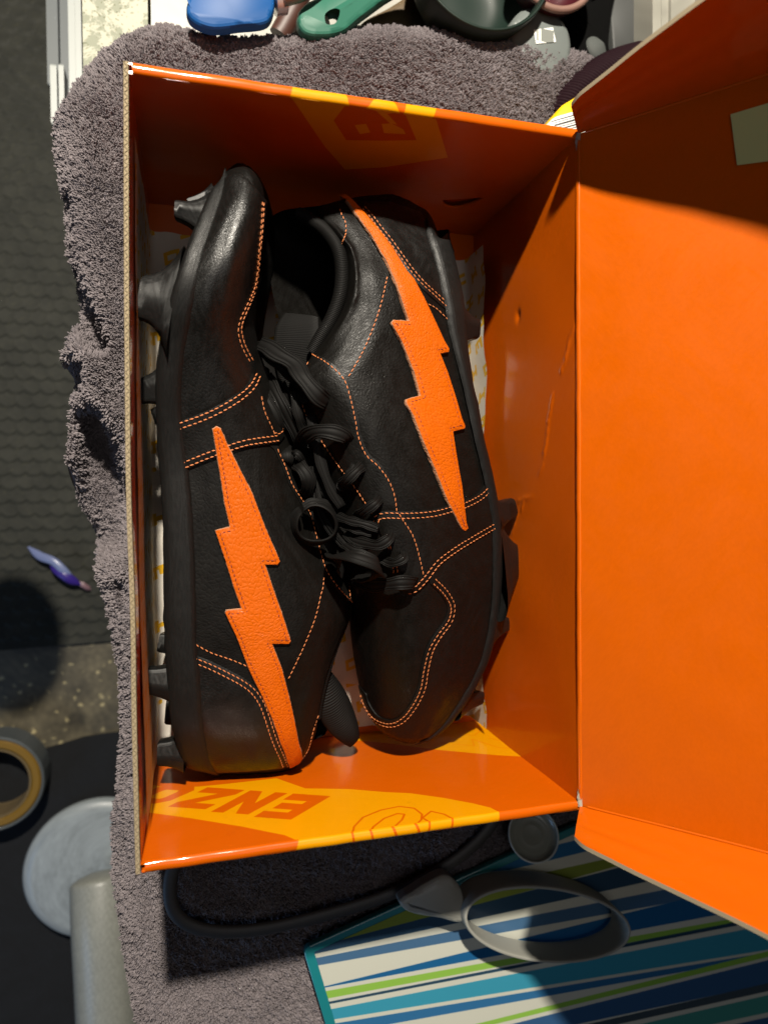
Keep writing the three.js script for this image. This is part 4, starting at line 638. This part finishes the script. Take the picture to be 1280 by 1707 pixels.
/* ---------- things on the floor, lower left ---------- */
{
  const roll = thing('tape_roll', 'roll of amber tape lying on the dark carpet at the left edge', 'tape roll'); const c = at(-12, 1308, FY + 0.045);
  const ringG = (r0, r1, y0, y1, b = 0.002) => { const p = [[r0, y0 + b], [r0 + b, y0], [r1 - b, y0], [r1, y0 + b], [r1, y1 - b], [r1 - b, y1], [r0 + b, y1], [r0, y1 - b], [r0, y0 + b]].map(q => new THREE.Vector2(...q)); return toCreasedNormals(new THREE.LatheGeometry(p, 64), 0.6); };
  const tp = part('tape', ringG(0.039, 0.049, FY + 0.006, FY + 0.045), std({ color: lin(0.15, 0.085, 0.01), roughness: 0.4 }), roll); tp.position.set(c.x, 0, c.z);
  const outer = part('pale_outer_layer', ringG(0.0493, 0.0525, FY + 0.006, FY + 0.046), std({ color: lin(0.06, 0.07, 0.075), roughness: 0.5 }), roll); outer.position.set(c.x, 0, c.z);
  const core = part('cardboard_core', ringG(0.037, 0.0388, FY + 0.006, FY + 0.044), std({ color: lin(0.1, 0.07, 0.03), roughness: 0.9 }), roll); core.position.set(c.x, 0, c.z);

  const base = thing('floor_stand', 'white stand with a round base and a thick pipe on the carpet beside the towel', 'stand'); const e = at(165, 1452, FY + 0.03);
  const prof = [[0, 0.012], [0.03, 0.013], [0.07, 0.012], [0.079, 0.009], [0.082, 0.004], [0.082, 0]].map(q => new THREE.Vector2(...q)); const disc = part('round_base', new THREE.LatheGeometry(prof, 72), std({ color: lin(0.32, 0.36, 0.38), roughness: 0.4, map: cloud }), base); disc.position.set(e.x, FY + 0.0185, e.z);
  part('pipe', sweep([at(168, 1452, FY + 0.07), at(172, 1540, FY + 0.09), at(178, 1640, FY + 0.10), at(186, 1800, FY + 0.11)], u => { const k = Math.sqrt(clamp(1 - Math.pow(1 - Math.min(1, u / 0.05), 2), 0.1, 1)); return [0.032 * k, 0.032 * k]; }, { n: 60, seg: 40 }), std({ color: lin(0.3, 0.31, 0.28), roughness: 0.4, map: cloud }), base);

  const wrap = thing('plastic_wrapper', 'twisted violet and pale blue plastic wrapper lying on the dark mat', 'wrapper');
  const W = (pts, r, m, nm) => part(nm, sweep(pts.map(p => at(p[0], p[1], FY + p[2])), u => { const k = Math.pow(Math.sin(Math.PI * clamp(u, 0.03, 0.97)), 0.6); return [r * k * (1 + 0.12 * Math.sin(u * 9)), r * 0.55 * k]; }, { n: 50, seg: 14 }), m, wrap);
  W([[48, 912, 0.012], [68, 927, 0.018], [90, 936, 0.022], [108, 952, 0.023], [124, 966, 0.02]], 0.0055, std({ color: lin(0.13, 0.16, 0.3), roughness: 0.3 }), 'pale_side');
  W([[84, 938, 0.018], [98, 951, 0.021], [112, 962, 0.022], [134, 974, 0.018]], 0.0062, std({ color: lin(0.03, 0.016, 0.17), roughness: 0.3 }), 'violet_side');
  W([[132, 970, 0.016], [142, 977, 0.015], [152, 983, 0.012]], 0.0035, std({ color: lin(0.17, 0.1, 0.12), roughness: 0.4 }), 'pink_tip');

  const bag = thing('black_bag', 'black rounded fabric bag at the left edge of the picture, above the mat', 'bag');
  part('body', sweep([V(-0.16, -0.05, 0.055), V(-0.134, -0.035, 0.075), V(-0.132, -0.03, 0.1), V(-0.15, -0.04, 0.135)], roundEnds(0.034, 0.03, 0.4), { n: 40, seg: 28 }), phy({ specularIntensity: 0.2, color: lin(0.006, 0.006, 0.009), roughness: 0.9, bumpMap: fine, bumpScale: 0.0006 }), bag);
  part('strap', sweep([V(-0.16, -0.03, 0.05), V(-0.185, 0.0, 0.08), V(-0.17, -0.02, 0.13)], () => [0.008, 0.0016], { n: 30, seg: 12 }), M.webbing, bag);
}

/* ---------- utensils on the ledge, top of the picture ---------- */
{
  const blue = thing('blue_handle_tool', 'tool with a chunky blue plastic handle on the ledge above the box', 'tool');
  part('handle', planSolid([[318, 30], [311, 14], [318, -10], [350, -30], [420, -30], [455, -18], [458, 14], [448, 34], [400, 42], [350, 45]], 0.010, 0.010, 0.0035, [[[322, -4], [328, 9], [345, 14], [362, 12], [369, 2], [362, -8], [340, -12]]]), phy({ color: lin(0.003, 0.06, 0.21), roughness: 0.5, specularIntensity: 0.6 }), blue);
  part('collar', sweep([at(456, -2, 0.006), at(474, -4, 0.006)], () => [0.009, 0.009], { n: 6, seg: 24 }), std({ color: lin(0.5, 0.5, 0.48), roughness: 0.3, metalness: 0.6 }), blue);
  part('shank', sweep([at(470, -4, 0.012), at(500, -12, 0.012), at(540, -40, 0.012)], () => [0.005, 0.005], { n: 12, seg: 16 }), std({ color: lin(0.2, 0.18, 0.15), roughness: 0.35, metalness: 0.8 }), blue);
  const teal = thing('green_handle_tool', 'tool with a green plastic handle that has a finger hole, right of the blue handle', 'tool');
  part('handle', planSolid([[498, 40], [498, 18], [512, 2], [540, -12], [600, -50], [690, -70], [680, -30], [640, 0], [600, 30], [572, 52], [540, 58], [510, 54]], 0.006, 0.010, 0.0035, [[[533, 20], [545, 8], [562, 5], [574, 13], [575, 28], [564, 48], [545, 50], [535, 42]]]), phy({ color: lin(0.018, 0.105, 0.07), roughness: 0.5, specularIntensity: 0.6 }), teal);
  tag(part('spoon_bowl', planSolid([[533, 24], [538, 17], [546, 26], [551, 40], [550, 54], [540, 54], [534, 42]], -0.003, 0.003, 0.001), std({ color: lin(0.4, 0.39, 0.3), roughness: 0.5 }), scene), 'cream plastic tip showing through the hole of the green handle', 'spoon');
  tag(part('brown_stick', sweep([at(466, 60, -0.03), at(485, 25, -0.028), at(510, -30, -0.025)], () => [0.007, 0.006], { n: 10, seg: 18 }), std({ color: lin(0.05, 0.018, 0.012), roughness: 0.5 }), scene), 'dark red brown stick between the blue and the green handle', 'stick');
  tag(part('wooden_board', planSolid([[590, 70], [600, 40], [650, 10], [720, -30], [800, -40], [780, 70], [690, 80]], -0.028, 0.016, 0.003), std({ color: lin(0.11, 0.07, 0.028), roughness: 0.6, map: cloud }), scene), 'tan wooden board under the dark green bowl', 'board');
  const bowl = (px, py, y, r, h, m, nm, lbl, flare = 0.6) => { const c = at(px, py, y), t = thing(nm, lbl, 'bowl'); const pr = [[0, 0], [r * flare * 0.9, 0.001], [r * flare, 0.004], [r * 0.9, h * 0.55], [r, h], [r - 0.003, h], [r * 0.88, h * 0.55], [r * flare * 0.95, 0.007], [0, 0.005]].map(q => new THREE.Vector2(...q)); const c2 = new THREE.SplineCurve(pr).getPoints(50); const g = part('shell', new THREE.LatheGeometry(c2, 80), m, t); g.position.set(c.x, y - h, c.z); return t; };
  bowl(805, -72, 0.02, 0.048, 0.05, phy({ color: lin(0.006, 0.015, 0.011), roughness: 0.5, specularIntensity: 0.6 }), 'dark_bowl', 'dark green bowl on the ledge, partly out of the picture');
  const mar = bowl(925, -58, 0.015, 0.030, 0.03, phy({ color: lin(0.045, 0.005, 0.009), roughness: 0.35 }), 'small_bowl', 'maroon bowl with a mottled pink rim above the grey jar');
  { const c = at(925, -58, 0.0155); const rim = part('rim', new THREE.TorusGeometry(0.0292, 0.0024, 14, 70), std({ color: lin(0.25, 0.14, 0.11), roughness: 0.5, map: rep(cloud, 3) }), mar); rim.rotation.x = Math.PI / 2; rim.position.copy(c); }
  const jar = thing('plastic_jar', 'round grey plastic jar seen from above, small white square sticker on its cap', 'jar'), jc = at(904, 66, 0.008);
  const lp = [[0, 0], [0.019, 0], [0.0215, -0.001], [0.0235, -0.004], [0.0241, -0.012], [0.0238, -0.03], [0, -0.03]].map(q => new THREE.Vector2(...q)); const lidM = part('cap', toCreasedNormals(new THREE.LatheGeometry(lp, 64), 0.9), phy({ color: lin(0.13, 0.145, 0.14), roughness: 0.35, clearcoat: 0.3 }), jar); lidM.position.copy(jc);
  { const cc = document.createElement('canvas'); cc.width = cc.height = 128; const g = cc.getContext('2d'); g.fillStyle = '#e9e9e2'; g.fillRect(0, 0, 128, 128); g.fillStyle = '#70736e'; g.fillRect(42, 20, 74, 88); g.fillStyle = '#8e918b'; g.fillRect(14, 20, 16, 88); const t = new THREE.CanvasTexture(cc); t.colorSpace = THREE.SRGBColorSpace;
    const s = planShape([[889, 50], [921, 46], [926, 70], [893, 73]], 0.0086, [], false), geo = new THREE.ShapeGeometry(s); geo.rotateX(-Math.PI / 2); geo.translate(0, 0.0086, 0); const uvs = geo.attributes.uv, pp = geo.attributes.position; geo.computeBoundingBox(); const bb = geo.boundingBox; for (let i = 0; i < pp.count; i++) uvs.setXY(i, (pp.getX(i) - bb.min.x) / (bb.max.x - bb.min.x), 1 - (pp.getZ(i) - bb.min.z) / (bb.max.z - bb.min.z)); part('sticker', geo, std({ map: t, roughness: 0.5 }), jar); }
  tag(part('black_pouch', planSolid([[962, 90], [966, 50], [940, 20], [985, -20], [1030, -30], [1024, 20], [1020, 80], [1032, 105], [985, 130]], -0.012, 0.03, 0.006), phy({ specularIntensity: 0.15, color: lin(0.002, 0.002, 0.002), roughness: 0.95, bumpMap: fine, bumpScale: 0.001 }), scene), 'black fabric pouch behind the grey jar', 'pouch');
  tag(part('grey_rag', sweep([at(984, 62, 0.002), at(993, 80, 0.004), at(1006, 102, 0.002)], roundEnds(0.007, 0.003, 0.5), { n: 20, seg: 16 }), std({ color: lin(0.05, 0.056, 0.053), roughness: 0.8 }), scene), 'small grey rag lying on the black pouch', 'rag');
  tag(part('plastic_sheet', planSolid([[1022, 85], [1018, 30], [1032, -40], [1090, -40], [1086, 60], [1060, 90]], -0.02, 0.02, 0.002, [], false), std({ color: lin(0.03, 0.032, 0.031), roughness: 0.6 }), scene), 'dark grey plastic sheet behind the box lid', 'plastic sheet');
  const fr = thing('wooden_crate', 'cream white wooden crate behind the raised flap of the box lid', 'crate'); const fm = std({ color: lin(0.36, 0.35, 0.3), roughness: 0.5, map: cloud });
  for (const [a, b, y] of [[1087, 1101, 0.002], [1101.6, 1117, -0.004], [1117.5, 1168, -0.001], [1169, 1260, 0.006]]) { const p = at(a, 20, y), q = at(b, 20, y); part('slat', boxAt(p.x, q.x, y - 0.03, y, -0.4, -0.09, 0.0015), fm, fr); }
  // knitted dark cuff and the yellow packet tucked beside the box
  const cuff = thing('knitted_hat', 'black and maroon knitted hat bunched between the towel and the lid', 'hat');
  const cp = [[905, 215, -0.004], [925, 182, 0.004], [955, 148, 0.008], [990, 120, 0.010], [1030, 98, 0.012], [1075, 84, 0.012]].map(p => at(...p));
  part('body', sweep(cp.map(p => p.clone().add(V(0.008, -0.008, 0.006))), roundEnds(0.014, 0.013, 0.12), { n: 80, seg: 26 }), phy({ color: lin(0.0014, 0.0012, 0.0013), roughness: 1, specularIntensity: 0.1 }), cuff);
  const strands = []; for (let k = 0; k < 38; k++) { const u = k / 37, cv = new THREE.CatmullRomCurve3(cp), p = cv.getPointAt(0.1 + 0.88 * u), t = cv.getTangentAt(0.1 + 0.88 * u), s = t.clone().cross(V(0, 1, 0)).normalize(); strands.push(sweep([p.clone().addScaledVector(s, -0.009).add(V(0, -0.004, 0)), p.clone().addScaledVector(t, 0.003).add(V(0.003, 0.005, 0.002)), p.clone().addScaledVector(s, 0.009).addScaledVector(t, 0.006).add(V(0.004, 0.0, 0.004))], roundEnds(0.00135, 0.0014, 0.2), { n: 12, seg: 8 })); }
  part('knit_rows', mergeGeometries(strands), phy({ color: lin(0.009, 0.0018, 0.004), roughness: 0.75, specularIntensity: 0.25 }), cuff, { kind: 'stuff' });
  { const cc = document.createElement('canvas'); cc.width = cc.height = 256; const g = cc.getContext('2d'); g.fillStyle = '#f4c400'; g.fillRect(0, 0, 256, 256); g.save(); g.translate(128, 128); g.rotate(-0.45); g.fillStyle = '#d8d8d2'; g.fillRect(-95, -52, 250, 150); g.fillStyle = '#2a2a2a'; for (let i = 0, x = -40; i < 7; i++) { const w = [5, 3, 8, 3, 6, 4, 8][i]; g.fillRect(-80, x, 110, w); x += w + 5; } g.fillStyle = '#f4c400'; g.fillRect(40, -52, 10, 150); g.fillStyle = '#45454a'; for (let i = 0; i < 9; i++) g.fillRect(60 + (i % 2) * 3, -40 + i * 14, 60, 5); g.restore();
    const t = new THREE.CanvasTexture(cc); t.colorSpace = THREE.SRGBColorSpace; const pk = thing('yellow_packet', 'yellow packet with a barcode label tucked at the upper right corner of the box', 'packet');
    const poly = [[903, 232], [915, 205], [940, 172], [960, 160], [1010, 190], [1000, 250], [930, 252]]; const geo = planSolid(poly, 0.045, 0.03, 0.003, [], false); geo.computeBoundingBox(); const bb = geo.boundingBox, pp = geo.attributes.position, uv = geo.attributes.uv; for (let i = 0; i < pp.count; i++) uv.setXY(i, (pp.getX(i) - bb.min.x) / (bb.max.x - bb.min.x), 1 - (pp.getZ(i) - bb.min.z) / (bb.max.z - bb.min.z)); part('wrapper', geo, std({ map: t, roughness: 0.45 }), pk); }
}

/* ---------- striped glass board, looped handle, clear cup: lower right ---------- */
{
  const y = 0.006, O = at(505, 1582, y), Pu = at(700, 1494, y), Pv = at(530, 1707, y);
  const U = Pu.clone().sub(O).setY(0).normalize(), Vv = V(-U.z, 0, U.x), LU = 0.42, LV = 0.26;
  const loc = (px, py) => { const p = at(px, py, y).sub(O); return [p.dot(U), p.dot(Vv)]; };
  const PXM = 4600, cc = document.createElement('canvas'); cc.width = Math.round(LU * PXM); cc.height = Math.round(LV * PXM); const g = cc.getContext('2d');
  g.fillStyle = '#d5d6cc'; g.fillRect(0, 0, cc.width, cc.height);
  const rowAt = (pts, ext = 0.5) => { const [a, b] = pts.map(p => loc(...p)); const m = (b[1] - a[1]) / (b[0] - a[0]); return [a[1] - m * a[0], a[1] + m * (LU - a[0])]; };
  const band = (top, bot, col) => { const a = rowAt(top), b = rowAt(bot); g.fillStyle = col; g.beginPath(); g.moveTo(0, a[0] * PXM); g.lineTo(LU * PXM, a[1] * PXM); g.lineTo(LU * PXM, b[1] * PXM); g.lineTo(0, b[0] * PXM); g.fill(); };
  const ln = (y1, y2) => [[520, y1], [800, y2]];
  const B = [[1540, 1478, 1585, 1507, '#8a9a45'], [1579, 1506, 1591, 1530, '#33516e'], [1598, 1543, 1611, 1561, '#4a6f96'], [1649, 1581, 1650, 1598, '#23649b'], [1656, 1606, 1669, 1617, '#93c353'], [1675, 1620, 1679, 1625, '#2c4a63'], [1688, 1634, 1705, 1660, '#3f9cbb'], [1712, 1666, 1730, 1680, '#3672a6'], [1775, 1705, 1782, 1713, '#93c353'], [1790, 1720, 1800, 1741, '#3a6190'], [1812, 1748, 1820, 1758, '#46545f'], [1832, 1768, 1850, 1790, '#4c9a94'], [1858, 1798, 1872, 1812, '#3a6190'], [1880, 1820, 1895, 1836, '#93c353'], [1905, 1845, 1920, 1860, '#3672a6'], [1930, 1870, 1960, 1895, '#3f9cbb'], [1420, 1355, 1445, 1378, '#3f9cbb'], [1455, 1390, 1470, 1400, '#3a6190'], [1480, 1415, 1500, 1425, '#93c353'], [1510, 1440, 1530, 1462, '#3672a6']];
  for (const [a, b, c, d, col] of B) band(ln(a, b), ln(c, d), col);
  const map = new THREE.CanvasTexture(cc); map.colorSpace = THREE.SRGBColorSpace; map.anisotropy = 8;
  const board = thing('cutting_board', 'striped blue, green and white glass cutting board with a teal edge at the lower right', 'cutting board');
  const P = (u, v, h) => O.clone().addScaledVector(U, u).addScaledVector(Vv, v).setY(y + h);
  const bw = 0.0062, face = gridGeo(2, 2, (a, b) => { const u = bw + a * (LU - 2 * bw), v = bw * 0.8 + b * (LV - 2 * bw); const p = P(u, v, 0); p.u = u / LU; p.v = 1 - v / LV; return p; });
  part('printed_face', face, phy({ map, color: lin(0.74, 0.74, 0.71), roughness: 0.3, specularIntensity: 0.5, clearcoat: 0.3, clearcoatRoughness: 0.08 }), board);
  const sh = new THREE.Shape(); const rc = 0.006, q = (u, v) => new THREE.Vector2(u, v); sh.moveTo(rc, 0); sh.lineTo(LU - rc, 0); sh.quadraticCurveTo(LU, 0, LU, rc); sh.lineTo(LU, LV - rc); sh.quadraticCurveTo(LU, LV, LU - rc, LV); sh.lineTo(rc, LV); sh.quadraticCurveTo(0, LV, 0, LV - rc); sh.lineTo(0, rc); sh.quadraticCurveTo(0, 0, rc, 0);
  const eg = new THREE.ExtrudeGeometry(sh, { depth: 0.003, bevelEnabled: true, bevelSize: 0.001, bevelOffset: -0.001, bevelThickness: 0.001, bevelSegments: 3 }); const mt = new THREE.Matrix4().makeBasis(U, Vv, V(0, -1, 0)).setPosition(O.clone().setY(y - 0.0013)); eg.applyMatrix4(mt); part('teal_edge', toCreasedNormals(eg, 0.6), phy({ color: lin(0.01, 0.16, 0.18), roughness: 0.3, clearcoat: 0.4 }), board);

  // loop handle on its oval rim
  const tool = thing('sieve', 'dark grey oval sieve rim with a pale grey loop handle lying on the striped board', 'sieve'), grey = phy({ color: lin(0.27, 0.27, 0.24), roughness: 0.5 }), dark = std({ color: lin(0.045, 0.042, 0.04), roughness: 0.55 });
  const lo = []; for (let i = 0; i < 26; i++) { const a = i / 26 * 2 * Math.PI; const c = Math.cos(a), s = Math.sin(a); lo.push(at(901 + 134 * c - 6 * s * s, 1527 + 60 * s + 12 * c, 0.02).setY(0.0195)); }
  const lc = new THREE.CatmullRomCurve3(lo, true, 'centripetal');
  part('loop_handle', sweep(lo, () => [0.0013, 0.0105], { closed: true, n: 240, seg: 26, up: V(0, 1, 0), section: v => { const a = v * 2 * Math.PI, c = Math.cos(a), s = Math.sin(a); return [Math.sign(c) * Math.pow(Math.abs(c), 0.5), Math.sign(s) * Math.pow(Math.abs(s), 0.35)]; } }), grey, tool);
  part('handle_root', planSolid([[668, 1506], [690, 1490], [712, 1476], [745, 1462], [768, 1480], [776, 1512], [772, 1540], [735, 1534], [690, 1526], [674, 1518]], 0.024, 0.014, 0.004), grey, tool);
  const rim = []; for (let i = 0; i < 40; i++) { const a = i / 40 * 2 * Math.PI, c = Math.cos(a), s = Math.sin(a), e = v => Math.sign(v) * Math.pow(Math.abs(v), 0.85); rim.push(V(0.1155 + 0.11 * e(c), 0.002, 0.396 + 0.0475 * e(s) - 0.018 * c)); }
  part('rim', sweep(rim, () => [0.0042, 0.0022], { closed: true, n: 200, seg: 18 }), dark, tool);
  // clear cup on its side behind the corner of the box
  const cup = thing('plastic_dish', 'small round translucent plastic dish lying behind the lower right corner of the box', 'dish'), clear = phy({ color: lin(0.4, 0.42, 0.36), transmission: 0.5, thickness: 0, roughness: 0.3, clearcoat: 0.4 });
  const cb = at(886, 1392, 0.014), cq = [[0, 0], [0.006, 0.0002], [0.0066, 0.0007], [0.0072, 0.0002], [0.0105, 0.0004], [0.0111, 0.0009], [0.0117, 0.0005], [0.0148, 0.0012], [0.0162, 0.0042], [0.0168, 0.0046], [0.0170, 0.004], [0.0158, 0.0004], [0.0145, -0.0004], [0, -0.001]].map(p => new THREE.Vector2(...p));
  const cupM = part('dish', new THREE.LatheGeometry(cq, 72), clear, cup); cupM.position.copy(cb); cupM.rotation.set(-0.5, 0, 0.15);
  const ringM = part('rim', new THREE.TorusGeometry(0.0168, 0.0007, 10, 70), phy({ color: lin(0.4, 0.42, 0.38), roughness: 0.3 }), cup); ringM.position.copy(cb).add(V(0, 0.0044, 0).applyEuler(cupM.rotation)); ringM.rotation.copy(cupM.rotation); ringM.rotateX(Math.PI / 2);
}

/* ---------- the lamp that lights it all, out of the picture ---------- */
{
  const l = thing('lamp', 'small bare bulb lamp above and behind the box, out of the picture', 'lamp');
  const b = part('bulb', new THREE.SphereGeometry(0.014, 24, 16), std({ color: 0x222222, emissive: lin(1, 0.9, 0.76), emissiveIntensity: 2.5 }), l); b.position.copy(LAMP); b.castShadow = false;
  const s = part('socket', new THREE.CylinderGeometry(0.012, 0.014, 0.05, 24), std({ color: lin(0.3, 0.3, 0.3), roughness: 0.5 }), l); s.position.copy(LAMP).add(V(0, 0.041, 0));
}
renderer.render(scene, camera);
